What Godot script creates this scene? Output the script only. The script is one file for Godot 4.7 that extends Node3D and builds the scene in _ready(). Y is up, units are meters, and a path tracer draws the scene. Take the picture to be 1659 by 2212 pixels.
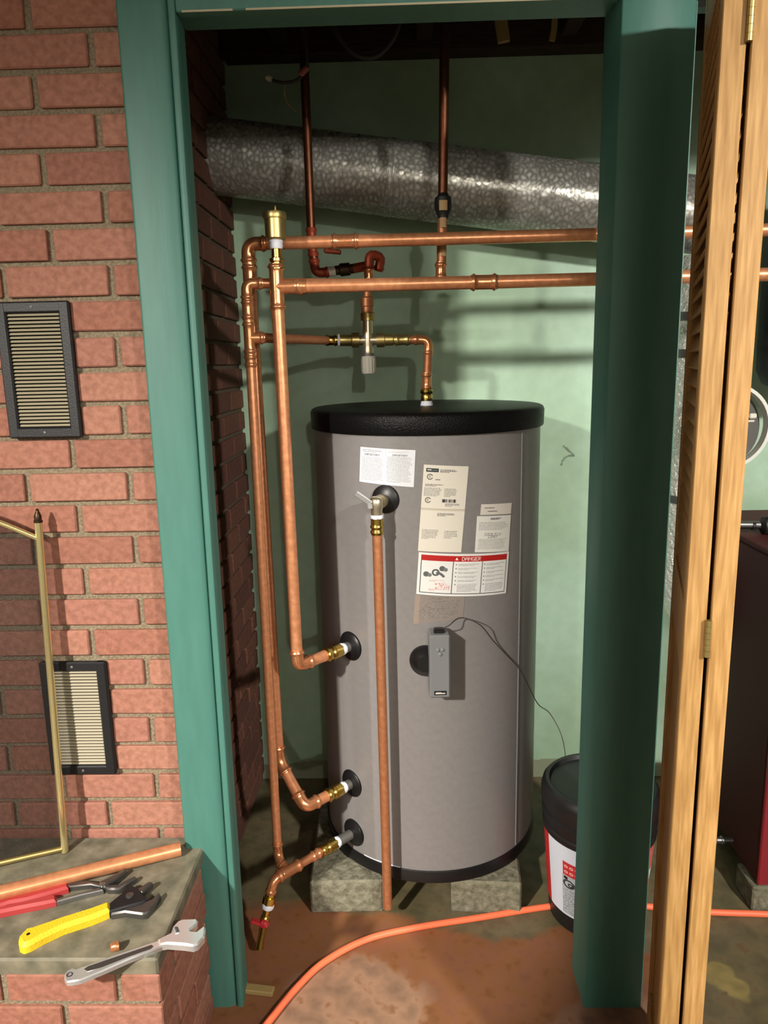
extends Node3D

# ---------------------------------------------------------------- mesh builder
class MB:
	var v := PackedVector3Array()
	var n := PackedVector3Array()
	var uv := PackedVector2Array()

	func tri(a: Vector3, b: Vector3, c: Vector3, na: Vector3, nb: Vector3, nc: Vector3, ua := Vector2.ZERO, ub := Vector2.ZERO, uc := Vector2.ZERO) -> void:
		if (b - a).cross(c - a).dot(na + nb + nc) > 0.0:
			v.append_array(PackedVector3Array([a, c, b]))
			n.append_array(PackedVector3Array([na, nc, nb]))
			uv.append_array(PackedVector2Array([ua, uc, ub]))
		else:
			v.append_array(PackedVector3Array([a, b, c]))
			n.append_array(PackedVector3Array([na, nb, nc]))
			uv.append_array(PackedVector2Array([ua, ub, uc]))

	func flat(pts: Array, out: Vector3) -> void:
		# a convex polygon with one normal
		var nn: Vector3 = (pts[1] - pts[0]).cross(pts[2] - pts[0]).normalized()
		if nn.dot(out) < 0.0:
			nn = -nn
		for i in range(1, pts.size() - 1):
			tri(pts[0], pts[i], pts[i + 1], nn, nn, nn)

	func box(c: Vector3, s: Vector3, b := 0.002, basis := Basis.IDENTITY) -> void:
		var h := s * 0.5
		b = minf(b, minf(h.x, minf(h.y, h.z)) * 0.9)
		var sg := [-1.0, 1.0]
		var f := func(p: Vector3) -> Vector3: return c + basis * p
		for s1 in sg:
			flat([f.call(Vector3(s1 * h.x, -h.y + b, -h.z + b)), f.call(Vector3(s1 * h.x, h.y - b, -h.z + b)), f.call(Vector3(s1 * h.x, h.y - b, h.z - b)), f.call(Vector3(s1 * h.x, -h.y + b, h.z - b))], basis * Vector3(s1, 0, 0))
			flat([f.call(Vector3(-h.x + b, s1 * h.y, -h.z + b)), f.call(Vector3(h.x - b, s1 * h.y, -h.z + b)), f.call(Vector3(h.x - b, s1 * h.y, h.z - b)), f.call(Vector3(-h.x + b, s1 * h.y, h.z - b))], basis * Vector3(0, s1, 0))
			flat([f.call(Vector3(-h.x + b, -h.y + b, s1 * h.z)), f.call(Vector3(h.x - b, -h.y + b, s1 * h.z)), f.call(Vector3(h.x - b, h.y - b, s1 * h.z)), f.call(Vector3(-h.x + b, h.y - b, s1 * h.z))], basis * Vector3(0, 0, s1))
			if b <= 0.0:
				continue
			for s2 in sg:
				flat([f.call(Vector3(s1 * h.x, s2 * (h.y - b), -h.z + b)), f.call(Vector3(s1 * h.x, s2 * (h.y - b), h.z - b)), f.call(Vector3(s1 * (h.x - b), s2 * h.y, h.z - b)), f.call(Vector3(s1 * (h.x - b), s2 * h.y, -h.z + b))], basis * Vector3(s1, s2, 0))
				flat([f.call(Vector3(s1 * h.x, -h.y + b, s2 * (h.z - b))), f.call(Vector3(s1 * h.x, h.y - b, s2 * (h.z - b))), f.call(Vector3(s1 * (h.x - b), h.y - b, s2 * h.z)), f.call(Vector3(s1 * (h.x - b), -h.y + b, s2 * h.z))], basis * Vector3(s1, 0, s2))
				flat([f.call(Vector3(-h.x + b, s1 * h.y, s2 * (h.z - b))), f.call(Vector3(h.x - b, s1 * h.y, s2 * (h.z - b))), f.call(Vector3(h.x - b, s1 * (h.y - b), s2 * h.z)), f.call(Vector3(-h.x + b, s1 * (h.y - b), s2 * h.z))], basis * Vector3(0, s1, s2))
				for s3 in sg:
					flat([f.call(Vector3(s1 * h.x, s2 * (h.y - b), s3 * (h.z - b))), f.call(Vector3(s1 * (h.x - b), s2 * h.y, s3 * (h.z - b))), f.call(Vector3(s1 * (h.x - b), s2 * (h.y - b), s3 * h.z))], basis * Vector3(s1, s2, s3))

	func lathe(prof: Array, x: Transform3D, sides := 32, a0 := 0.0, a1 := TAU) -> void:
		# prof: Vector2(radius, height) along the transform's y axis; edges sharper than about 40 degrees stay hard
		var m := prof.size() - 1
		var nr := []
		for i in m:
			var d: Vector2 = (prof[i + 1] - prof[i]).normalized()
			nr.append(Vector2(d.y, -d.x))
		# outside is away from the profile's inner side: points are listed so that +normal is outward when heights rise
		for i in m:
			var n0: Vector2 = nr[i]
			var n1: Vector2 = nr[i]
			if i > 0 and nr[i].dot(nr[i - 1]) > 0.76:
				n0 = (nr[i] + nr[i - 1]).normalized()
			if i < m - 1 and nr[i].dot(nr[i + 1]) > 0.76:
				n1 = (nr[i] + nr[i + 1]).normalized()
			for k in sides:
				var ta := a0 + (a1 - a0) * k / sides
				var tb := a0 + (a1 - a0) * (k + 1) / sides
				var da := Vector3(sin(ta), 0, cos(ta))
				var db := Vector3(sin(tb), 0, cos(tb))
				var up := Vector3.UP
				var p: Array = [x * (da * prof[i].x + up * prof[i].y), x * (db * prof[i].x + up * prof[i].y), x * (db * prof[i + 1].x + up * prof[i + 1].y), x * (da * prof[i + 1].x + up * prof[i + 1].y)]
				var q: Array = [(x.basis * (da * n0.x + up * n0.y)).normalized(), (x.basis * (db * n0.x + up * n0.y)).normalized(), (x.basis * (db * n1.x + up * n1.y)).normalized(), (x.basis * (da * n1.x + up * n1.y)).normalized()]
				var u: Array = [Vector2(float(k) / sides, float(i) / m), Vector2(float(k + 1) / sides, float(i) / m), Vector2(float(k + 1) / sides, float(i + 1) / m), Vector2(float(k) / sides, float(i + 1) / m)]
				if prof[i].x > 1e-6:
					tri(p[0], p[1], p[2], q[0], q[1], q[2], u[0], u[1], u[2])
				if prof[i + 1].x > 1e-6:
					tri(p[0], p[2], p[3], q[0], q[2], q[3], u[0], u[2], u[3])

	func tube(pts: Array, radii, sides := 16, capped := true) -> void:
		# a swept round; radii is a number or one number per point
		var m := pts.size()
		var tang := []
		for i in m:
			var d: Vector3 = pts[mini(i + 1, m - 1)] - pts[maxi(i - 1, 0)]
			tang.append(d.normalized())
		var side: Vector3 = tang[0].cross(Vector3.UP if absf(tang[0].y) < 0.9 else Vector3.RIGHT).normalized()
		var rings := []
		var norms := []
		for i in m:
			side = (side - tang[i] * side.dot(tang[i])).normalized()
			var other: Vector3 = tang[i].cross(side)
			var r: float = radii[i] if radii is Array else radii
			var slope := 0.0
			if radii is Array:
				var i0 := maxi(i - 1, 0)
				var i1 := mini(i + 1, m - 1)
				var ds: float = (pts[i1] - pts[i0]).length()
				slope = clampf((radii[i1] - radii[i0]) / maxf(ds, 1e-5), -1.5, 1.5)
			var ring := []
			var nn := []
			for k in sides:
				var a := TAU * k / sides
				var d: Vector3 = side * cos(a) + other * sin(a)
				ring.append(pts[i] + d * r)
				nn.append((d - tang[i] * slope).normalized())
			rings.append(ring)
			norms.append(nn)
		for i in m - 1:
			for k in sides:
				var l := (k + 1) % sides
				tri(rings[i][k], rings[i][l], rings[i + 1][l], norms[i][k], norms[i][l], norms[i + 1][l])
				tri(rings[i][k], rings[i + 1][l], rings[i + 1][k], norms[i][k], norms[i + 1][l], norms[i + 1][k])
		if capped:
			for e in [0, m - 1]:
				var out: Vector3 = -tang[0] if e == 0 else tang[m - 1]
				for k in sides:
					tri(pts[e], rings[e][k], rings[e][(k + 1) % sides], out, out, out)

	func prism(poly: PackedVector2Array, x: Transform3D, h: float, b := 0.0015) -> void:
		# polygon (x, z) pushed up along y from 0 to h with a chamfer at the top; walls are smoothed where nearly in line
		if Geometry2D.is_polygon_clockwise(poly):
			poly.reverse()
		var m := poly.size()
		var wn := []
		for i in m:
			var d: Vector2 = (poly[(i + 1) % m] - poly[i]).normalized()
			wn.append(Vector2(d.y, -d.x))
		var vn := []
		var inner := PackedVector2Array()
		for i in m:
			var bis: Vector2 = (wn[i] + wn[(i + m - 1) % m]).normalized()
			vn.append(bis)
			inner.append(poly[i] - bis * b)
		for i in m:
			var j := (i + 1) % m
			var n0: Vector2 = vn[i] if wn[i].dot(vn[i]) > 0.85 else wn[i]
			var n1: Vector2 = vn[j] if wn[i].dot(vn[j]) > 0.85 else wn[i]
			var lo0 := x * Vector3(poly[i].x, 0, poly[i].y)
			var lo1 := x * Vector3(poly[j].x, 0, poly[j].y)
			var hi0 := x * Vector3(poly[i].x, h - b, poly[i].y)
			var hi1 := x * Vector3(poly[j].x, h - b, poly[j].y)
			var tp0 := x * Vector3(inner[i].x, h, inner[i].y)
			var tp1 := x * Vector3(inner[j].x, h, inner[j].y)
			var a := (x.basis * Vector3(n0.x, 0, n0.y)).normalized()
			var c := (x.basis * Vector3(n1.x, 0, n1.y)).normalized()
			tri(lo0, lo1, hi1, a, c, c)
			tri(lo0, hi1, hi0, a, c, a)
			var up := (x.basis * Vector3.UP).normalized()
			tri(hi0, hi1, tp1, (a + up).normalized(), (c + up).normalized(), (c + up).normalized())
			tri(hi0, tp1, tp0, (a + up).normalized(), (c + up).normalized(), (a + up).normalized())
		var t := Geometry2D.triangulate_polygon(poly)
		for k in range(0, t.size(), 3):
			var up := (x.basis * Vector3.UP).normalized()
			tri(x * Vector3(inner[t[k]].x, h, inner[t[k]].y), x * Vector3(inner[t[k + 1]].x, h, inner[t[k + 1]].y), x * Vector3(inner[t[k + 2]].x, h, inner[t[k + 2]].y), up, up, up)
			tri(x * Vector3(poly[t[k]].x, 0, poly[t[k]].y), x * Vector3(poly[t[k + 1]].x, 0, poly[t[k + 1]].y), x * Vector3(poly[t[k + 2]].x, 0, poly[t[k + 2]].y), -up, -up, -up)

	func rect(a: Vector3, b: Vector3, c: Vector3, d: Vector3, nn: Vector3, u0 := Vector2.ZERO, u1 := Vector2.ONE) -> void:
		# a, b, c, d: top left, top right, bottom right, bottom left of the picture
		tri(a, b, c, nn, nn, nn, u0, Vector2(u1.x, u0.y), u1)
		tri(a, c, d, nn, nn, nn, u0, u1, Vector2(u0.x, u1.y))

	func mesh() -> ArrayMesh:
		var arr := []
		arr.resize(Mesh.ARRAY_MAX)
		arr[Mesh.ARRAY_VERTEX] = v
		arr[Mesh.ARRAY_NORMAL] = n
		arr[Mesh.ARRAY_TEX_UV] = uv
		var am := ArrayMesh.new()
		am.add_surface_from_arrays(Mesh.PRIMITIVE_TRIANGLES, arr)
		return am

# ---------------------------------------------------------------- scene helpers
var M := {}
var taken := {}
var rng := RandomNumberGenerator.new()

func numbered(called: String) -> String:
	var k: int = taken.get(called, 0)
	taken[called] = k + 1
	return called if k == 0 else "%s_%03d" % [called, k]

func tag(o: Node3D, label: String, category: String, group := "") -> void:
	o.set_meta("label", label)
	o.set_meta("category", category)
	if group:
		o.set_meta("group", group)

func thing(called: String, label: String, category: String, at := Vector3.ZERO, group := "") -> Node3D:
	var o := Node3D.new()
	o.name = numbered(called)
	add_child(o)
	o.position = at
	tag(o, label, category, group)
	return o

func setting(called: String) -> Node3D:
	var o := Node3D.new()
	o.name = called
	add_child(o)
	o.set_meta("kind", "structure")
	return o

func put(called: String, b: MB, m: Material, parent: Node3D) -> MeshInstance3D:
	return put_mesh(called, b.mesh(), m, parent, Transform3D.IDENTITY)

func put_mesh(called: String, me: Mesh, m: Material, parent: Node3D, x: Transform3D) -> MeshInstance3D:
	# shapes are written in room coordinates, so a part is moved back by its thing's place
	var o := MeshInstance3D.new()
	if parent == self:
		o.name = numbered(called)
	else:
		var k := 0
		var want := called
		while parent.has_node(NodePath(want)):
			k += 1
			want = "%s_%03d" % [called, k]
		o.name = want
	o.mesh = me
	o.material_override = m
	var off := Vector3.ZERO
	var p: Node = parent
	while p is Node3D and p != self:
		off += (p as Node3D).position
		p = p.get_parent()
	o.transform = Transform3D(x.basis, x.origin - off)
	o.cast_shadow = GeometryInstance3D.SHADOW_CASTING_SETTING_ON
	parent.add_child(o, true)
	return o

func axis(at: Vector3, dir: Vector3) -> Transform3D:
	# y of the transform runs along dir
	var y := dir.normalized()
	var x := y.cross(Vector3.BACK if absf(y.z) < 0.9 else Vector3.UP).normalized()
	return Transform3D(Basis(x, y, x.cross(y)), at)

func V(x: float, y: float, z: float) -> Vector3:
	return Vector3(x, y, z)

func nums(s: String, f := 1.0) -> PackedVector2Array:
	var o := PackedVector2Array()
	for a in s.split(" "):
		var q := a.split(",")
		o.append(Vector2(float(q[0]) * f, float(q[1]) * f))
	return o

func rounded(pts: Array, r: float, steps := 6) -> Array:
	var out := [pts[0]]
	for i in range(1, pts.size() - 1):
		var a: Vector3 = (pts[i - 1] - pts[i]).normalized()
		var b: Vector3 = (pts[i + 1] - pts[i]).normalized()
		var p0: Vector3 = pts[i] + a * r
		var p2: Vector3 = pts[i] + b * r
		for k in steps + 1:
			var t := float(k) / steps
			out.append(p0.lerp(pts[i], t).lerp(pts[i].lerp(p2, t), t))
	out.append(pts[pts.size() - 1])
	return out

func spline(pts: Array, per := 8) -> Array:
	var out := []
	for i in pts.size() - 1:
		var p0: Vector3 = pts[maxi(i - 1, 0)]
		var p1: Vector3 = pts[i]
		var p2: Vector3 = pts[i + 1]
		var p3: Vector3 = pts[mini(i + 2, pts.size() - 1)]
		for k in per:
			out.append(p1.cubic_interpolate(p2, p0, p3, float(k) / per))
	out.append(pts[pts.size() - 1])
	return out

# ---------------------------------------------------------------- materials
func noise_tex(freq: float, c0: Color, c1: Color, kind := FastNoiseLite.TYPE_SIMPLEX_SMOOTH, octaves := 4, sd := 1, cell := false, size := 512) -> NoiseTexture2D:
	var f := FastNoiseLite.new()
	f.noise_type = kind
	f.seed = sd
	f.frequency = freq
	f.fractal_octaves = octaves
	if cell:
		f.noise_type = FastNoiseLite.TYPE_CELLULAR
		f.cellular_return_type = FastNoiseLite.RETURN_CELL_VALUE if octaves > 1 else FastNoiseLite.RETURN_DISTANCE2_SUB
		f.fractal_type = FastNoiseLite.FRACTAL_NONE
	var t := NoiseTexture2D.new()
	t.noise = f
	t.width = size
	t.height = size
	t.seamless = true
	var g := Gradient.new()
	g.set_color(0, c0)
	g.set_color(1, c1)
	t.color_ramp = g
	return t

func grey_tex(freq: float, octaves := 4, sd := 1, size := 512) -> NoiseTexture2D:
	return noise_tex(freq, Color.BLACK, Color.WHITE, FastNoiseLite.TYPE_SIMPLEX_SMOOTH, octaves, sd, false, size)

func mat(called: String, col: Color, rough := 0.6, metal := 0.0) -> StandardMaterial3D:
	var m := StandardMaterial3D.new()
	m.resource_name = called
	m.albedo_color = col
	m.roughness = rough
	m.metallic = metal
	M[called] = m
	return m

func tri_map(m: StandardMaterial3D, scale: Vector3, world := true) -> void:
	m.uv1_triplanar = true
	m.uv1_world_triplanar = world
	m.uv1_scale = scale

func rgb(r: int, g: int, b: int) -> Color:
	return Color(r / 255.0, g / 255.0, b / 255.0)

func relief(m: StandardMaterial3D, t: Texture2D, cm: float) -> void:
	m.heightmap_enabled = true
	m.heightmap_texture = t
	m.heightmap_scale = cm

func make_materials() -> void:
	var fine := grey_tex(0.03, 5, 3)
	var coarse := grey_tex(0.012, 5, 4)
	# bricks: a few clay tones over one mottled texture
	var clay := noise_tex(0.02, Color(0.80, 0.78, 0.76), Color(1.0, 1.0, 1.0), FastNoiseLite.TYPE_SIMPLEX_SMOOTH, 5, 11)
	var k := 0
	for c in [rgb(170, 117, 98), rgb(163, 109, 90), rgb(175, 123, 103), rgb(168, 115, 98), rgb(158, 106, 88)]:
		var m := mat("clay_%d" % k, c, 0.85)
		m.albedo_texture = clay
		relief(m, fine, 0.06)
		tri_map(m, V(5, 5, 5))
		k += 1
	k = 0
	for c in [rgb(112, 70, 54), rgb(102, 63, 48), rgb(120, 76, 58)]:  # darker clay tones for the closet side wall
		var m := mat("dark_clay_%d" % k, c, 0.9)
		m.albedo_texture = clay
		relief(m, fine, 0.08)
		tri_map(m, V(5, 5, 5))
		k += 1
	var mo := mat("mortar", rgb(150, 136, 112), 0.95)
	mo.albedo_texture = noise_tex(0.04, Color(0.7, 0.7, 0.68), Color(1, 1, 1), FastNoiseLite.TYPE_SIMPLEX_SMOOTH, 5, 21)
	relief(mo, fine, 0.25)
	tri_map(mo, V(6, 6, 6))
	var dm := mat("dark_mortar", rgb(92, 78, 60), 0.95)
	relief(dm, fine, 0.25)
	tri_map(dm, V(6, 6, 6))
	var sl := mat("slate", rgb(138, 132, 116), 0.7)
	sl.albedo_texture = noise_tex(0.012, Color(0.62, 0.64, 0.6), Color(1, 0.98, 0.94), FastNoiseLite.TYPE_SIMPLEX_SMOOTH, 6, 31)
	relief(sl, coarse, 0.15)
	tri_map(sl, V(2.5, 2.5, 2.5))
	# green paint, brushed, a little glossy
	var gp := mat("green_paint", rgb(69, 119, 107), 0.5)
	gp.albedo_texture = noise_tex(0.008, Color(0.93, 0.94, 0.94), Color(1, 1, 1), FastNoiseLite.TYPE_SIMPLEX_SMOOTH, 3, 41)
	relief(gp, coarse, 0.02)
	tri_map(gp, V(8, 1.2, 8))
	mat("bare_edge", rgb(176, 168, 140), 0.6)
	var bl := mat("black_enamel", rgb(17, 18, 21), 0.5)
	relief(bl, fine, 0.02)
	tri_map(bl, V(12, 12, 12))
	mat("vent_beige", rgb(146, 138, 114), 0.55)
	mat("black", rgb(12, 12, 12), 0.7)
	# tank
	var tk := mat("tank_grey", rgb(136, 133, 132), 0.4)
	tk.albedo_texture = noise_tex(0.01, Color(0.95, 0.95, 0.95), Color(1, 1, 1), FastNoiseLite.TYPE_SIMPLEX_SMOOTH, 4, 51)
	relief(tk, fine, 0.012)
	tri_map(tk, V(10, 10, 10))
	var cp := mat("hammered_black", rgb(15, 15, 15), 0.4)
	relief(cp, grey_tex(0.05, 2, 61), 0.1)
	cp.metallic_specular = 0.28
	tri_map(cp, V(8, 8, 8))
	mat("rubber", rgb(20, 20, 21), 0.38)
	mat("control_grey", rgb(122, 124, 126), 0.45)
	mat("steel", rgb(150, 150, 150), 0.35, 0.9)
	mat("dull_steel", rgb(112, 110, 106), 0.55, 0.6)
	mat("tape", rgb(222, 226, 236), 0.6)
	# copper: drawn tube, polished fittings, tarnished old tube
	var streak := noise_tex(0.02, Color(0.84, 0.80, 0.77), Color(1, 1, 1), FastNoiseLite.TYPE_SIMPLEX_SMOOTH, 4, 71)
	var cu := mat("copper", rgb(240, 168, 122), 0.38, 0.55)
	cu.albedo_texture = streak
	cu.roughness_texture = noise_tex(0.02, Color(0.7, 0.7, 0.7), Color(1, 1, 1), FastNoiseLite.TYPE_SIMPLEX_SMOOTH, 3, 72)
	tri_map(cu, V(5, 5, 5))
	var cf := mat("copper_fitting", rgb(240, 168, 120), 0.24, 0.75)
	cf.albedo_texture = streak
	tri_map(cf, V(10, 10, 10))
	var oc := mat("old_copper", rgb(120, 76, 54), 0.42, 0.9)
	oc.albedo_texture = streak
	tri_map(oc, V(5, 5, 5))
	var bc := mat("brown_copper", rgb(192, 130, 90), 0.45, 0.55)
	bc.albedo_texture = streak
	tri_map(bc, V(5, 5, 5))
	mat("red_copper", rgb(150, 62, 36), 0.5, 0.4)
	mat("brass", rgb(214, 184, 96), 0.24, 1.0)
	mat("dull_brass", rgb(190, 172, 112), 0.36, 0.9)
	mat("nickel", rgb(206, 196, 170), 0.32, 0.9)
	mat("polished_brass", rgb(238, 222, 164), 0.2, 0.85)
	mat("bronze_dark", rgb(70, 54, 38), 0.4, 0.8)
	mat("knob_grey", rgb(176, 174, 160), 0.6)
	# galvanised sheet with its crystal pattern
	var gz := mat("galvanised", rgb(244, 244, 238), 0.38, 0.4)
	gz.albedo_texture = noise_tex(0.075, Color(0.5, 0.49, 0.47), Color(1, 1, 0.98), FastNoiseLite.TYPE_CELLULAR, 1, 81, true, 512)
	gz.roughness_texture = noise_tex(0.075, Color(0.6, 0.6, 0.6), Color(1, 1, 1), FastNoiseLite.TYPE_CELLULAR, 2, 81, true, 512)
	relief(gz, grey_tex(0.03, 3, 82), 0.08)
	tri_map(gz, V(1.9, 1.9, 1.9))
	mat("foil", rgb(232, 232, 226), 0.3, 0.5)
	relief(M.foil, grey_tex(0.02, 3, 83), 0.9)
	tri_map(M.foil, V(5, 5, 5))
	mat("white_enamel", rgb(214, 216, 206), 0.4)
	# concrete, wood, boiler
	var cb := mat("concrete_block", rgb(146, 142, 122), 0.95)
	cb.albedo_texture = noise_tex(0.02, Color(0.62, 0.62, 0.58), Color(1, 1, 1), FastNoiseLite.TYPE_SIMPLEX_SMOOTH, 6, 91)
	relief(cb, fine, 0.2)
	tri_map(cb, V(4, 4, 4))
	var pi := mat("pine", rgb(192, 152, 96), 0.5)
	pi.albedo_texture = noise_tex(0.02, Color(0.72, 0.66, 0.56), Color(1, 1, 1), FastNoiseLite.TYPE_SIMPLEX_SMOOTH, 5, 101)
	tri_map(pi, V(14, 0.8, 14))
	var jo := mat("joist_wood", rgb(70, 48, 30), 0.85)
	jo.albedo_texture = noise_tex(0.02, Color(0.6, 0.55, 0.5), Color(1, 1, 1), FastNoiseLite.TYPE_SIMPLEX_SMOOTH, 4, 102)
	tri_map(jo, V(1, 12, 12))
	mat("pale_slat", rgb(150, 128, 80), 0.7)
	mat("boiler_red", rgb(134, 34, 44), 0.4)
	mat("boiler_dark", rgb(76, 18, 20), 0.7)
	mat("dark_metal", rgb(40, 38, 36), 0.5, 0.4)
	mat("orange_hose", rgb(252, 122, 82), 0.5)
	mat("grip_red", rgb(164, 54, 54), 0.5)
	mat("grip_yellow", rgb(228, 192, 36), 0.5)
	relief(M.grip_yellow, fine, 0.08)
	tri_map(M.grip_yellow, V(14, 14, 14))
	mat("tool_steel", rgb(104, 102, 100), 0.34, 0.8)
	mat("chrome", rgb(228, 230, 232), 0.22, 0.75)
	mat("valve_red", rgb(176, 42, 48), 0.4)
	mat("white_plastic", rgb(216, 212, 200), 0.5)
	mat("pink_plastic", rgb(170, 96, 92), 0.5)
	mat("cable_grey", rgb(58, 54, 50), 0.6)
	mat("cable_tan", rgb(170, 140, 96), 0.6)
	mat("bucket_black", rgb(24, 24, 25), 0.42)
	var pa := mat("room_paint", rgb(224, 222, 214), 0.8)
	pa.albedo_texture = noise_tex(0.006, Color(0.94, 0.94, 0.94), Color(1, 1, 1), FastNoiseLite.TYPE_SIMPLEX_SMOOTH, 3, 111)
	tri_map(pa, V(1, 1, 1))
	var ce := mat("ceiling_paint", rgb(214, 212, 206), 0.85)
	relief(ce, coarse, 0.1)
	tri_map(ce, V(2, 2, 2))
	var cc := mat("bare_concrete", rgb(118, 108, 86), 0.85)
	cc.albedo_texture = noise_tex(0.01, Color(0.7, 0.7, 0.68), Color(1, 1, 1), FastNoiseLite.TYPE_SIMPLEX_SMOOTH, 6, 112)
	relief(cc, fine, 0.1)
	tri_map(cc, V(1.5, 1.5, 1.5))

# ---------------------------------------------------------------- printed things: a small 5 x 7 alphabet
const LETTERS := "A01110100011000111111100011000110001B11110100011000111110100011000111110C01111100001000010000100001000001111D11110100011000110001100011000111110E11111100001000011110100001000011111F11111100001000011110100001000010000G01111100001000010011100011000101111H10001100011000111111100011000110001I11111001000010000100001000010011111L10000100001000010000100001000011111M10001110111010110101100011000110001N10001110011010110011100011000110001O01110100011000110001100011000101110P11110100011000111110100001000010000R11110100011000111110101001001010001S01111100001000001110000010000111110T11111001000010000100001000010000100U10001100011000110001100011000101110V10001100011000110001100010101000100Y10001100010101000100001000010000100"
var glyph := {}

func write(im: Image, s: String, x: float, y: float, px: float, col: Color) -> float:
	if glyph.is_empty():
		for k in range(0, LETTERS.length(), 36):
			glyph[LETTERS[k]] = LETTERS.substr(k + 1, 35)
	for ch in s:
		if glyph.has(ch):
			for r in 7:
				for c in 5:
					if glyph[ch][r * 5 + c] == "1":
						im.fill_rect(Rect2i(roundi(x + c * px), roundi(y + r * px), maxi(1, roundi(px)), maxi(1, roundi(px))), col)
		x += 6.0 * px
	return x

func lines(im: Image, x: int, y: int, w: int, count: int, step: int, thick: int, col: Color) -> void:
	# small print too fine to read
	for k in count:
		var cx := x
		var end := x + int(w * (rng.randf_range(0.86, 1.0) if k < count - 1 else rng.randf_range(0.4, 0.8)))
		while cx < end:
			var l := rng.randi_range(3, 11)
			im.fill_rect(Rect2i(cx, y + k * step, mini(l, end - cx), thick), col.lightened(rng.randf_range(0, 0.25)))
			cx += l + 2

func disc(im: Image, cx: float, cy: float, r: float, col: Color, inner := 0.0) -> void:
	for y in range(int(cy - r), int(cy + r) + 1):
		for x in range(int(cx - r), int(cx + r) + 1):
			var d := Vector2(x - cx, y - cy).length()
			if d <= r and d >= inner and x >= 0 and y >= 0 and x < im.get_width() and y < im.get_height():
				im.set_pixel(x, y, col)

func paper(w: int, h: int, col: Color) -> Image:
	var im := Image.create(w, h, false, Image.FORMAT_RGB8)
	im.fill(col)
	return im

func print_mat(called: String, im: Image, rough := 0.45) -> StandardMaterial3D:
	var m := mat(called, Color.WHITE, rough)
	m.albedo_texture = ImageTexture.create_from_image(im)
	m.texture_repeat = false
	return m

# tank axis
const TX := 0.068
const TZ := -2.03
const TR := 0.305

func on_tank(deg: float, y: float, r := TR) -> Vector3:
	var a := deg_to_rad(deg)
	return Vector3(TX + sin(a) * r, y, TZ + cos(a) * r)

func tank_out(deg: float) -> Vector3:
	var a := deg_to_rad(deg)
	return Vector3(sin(a), 0, cos(a))

func sticker(called: String, tl: Vector2, tr: Vector2, br: Vector2, bl: Vector2, m: Material, parent: Node3D, lift := 0.0012, label := "") -> void:
	# corners as (degrees round the tank, height)
	var b := MB.new()
	var cols := 10
	for i in cols:
		var t0 := float(i) / cols
		var t1 := float(i + 1) / cols
		var a := tl.lerp(tr, t0)
		var c := tl.lerp(tr, t1)
		var d := bl.lerp(br, t1)
		var e := bl.lerp(br, t0)
		var r := TR + lift
		b.tri(on_tank(a.x, a.y, r), on_tank(c.x, c.y, r), on_tank(d.x, d.y, r), tank_out(a.x), tank_out(c.x), tank_out(d.x), Vector2(t0, 0), Vector2(t1, 0), Vector2(t1, 1))
		b.tri(on_tank(a.x, a.y, r), on_tank(d.x, d.y, r), on_tank(e.x, e.y, r), tank_out(a.x), tank_out(d.x), tank_out(e.x), Vector2(t0, 0), Vector2(t1, 1), Vector2(t0, 1))
	var o := put(called, b, m, parent)
	if label:
		o.set_meta("label", label)

# ---------------------------------------------------------------- plumbing
const FIT := 1.13
const BEAD := 1.3

func pipe(t: Node3D, a: Vector3, b: Vector3, r: float, m: Material, called := "pipe") -> void:
	var q := MB.new()
	q.tube([a, b], r, 24)
	put(called, q, m, t)

func bead_path(path: Array, r: float) -> Array:
	# resamples a fitting's path so that it carries a raised bead near both ends
	var total := 0.0
	for i in path.size() - 1:
		total += (path[i + 1] - path[i]).length()
	var marks := [0.0, 0.0035, 0.0045, 0.0085, 0.0095, 0.016]
	var size := [FIT, FIT, BEAD, BEAD, FIT, FIT * 0.97]
	var at := []
	var rr := []
	for k in marks.size():
		at.append(minf(marks[k], total * 0.49))
		rr.append(size[k] * r)
	var steps := 10
	for k in range(1, steps):
		at.append(lerpf(0.016, total - 0.016, float(k) / steps) if total > 0.034 else total * 0.5)
		rr.append(FIT * 0.97 * r)
	for k in range(marks.size() - 1, -1, -1):
		at.append(maxf(total - marks[k], total * 0.51))
		rr.append(size[k] * r)
	var pts := []
	for d in at:
		var left: float = d
		var p: Vector3 = path[path.size() - 1]
		for i in path.size() - 1:
			var l: float = (path[i + 1] - path[i]).length()
			if left <= l:
				p = path[i].lerp(path[i + 1], left / l)
				break
			left -= l
		pts.append(p)
	return [pts, rr]

func fitting(t: Node3D, called: String, path: Array, r: float, m: Material) -> void:
	var q := MB.new()
	var bp := bead_path(path, r)
	q.tube(bp[0], bp[1], 24)
	put(called, q, m, t)

func coupling(t: Node3D, c: Vector3, dir: Vector3, l: float, r: float, m: Material, called := "coupling") -> void:
	var d := dir.normalized() * l * 0.5
	fitting(t, called, [c - d, c, c + d], r, m)

func tee(t: Node3D, c: Vector3, dir: Vector3, l: float, branch: Vector3, bl: float, r: float, br: float, m: Material) -> void:
	var q := MB.new()
	var d := dir.normalized() * l * 0.5
	var bp := bead_path([c - d, c, c + d], r)
	q.tube(bp[0], bp[1], 24)
	var e := c + branch.normalized() * bl
	var pts := []
	var rr := []
	for k in [[0.0, 1.1], [0.6, 1.1], [0.7, FIT], [0.72, BEAD], [0.86, BEAD], [0.88, FIT], [1.0, FIT]]:
		pts.append(c.lerp(e, k[0]))
		rr.append(br * k[1])
	q.tube(pts, rr, 24)
	put("tee", q, m, t)

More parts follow.
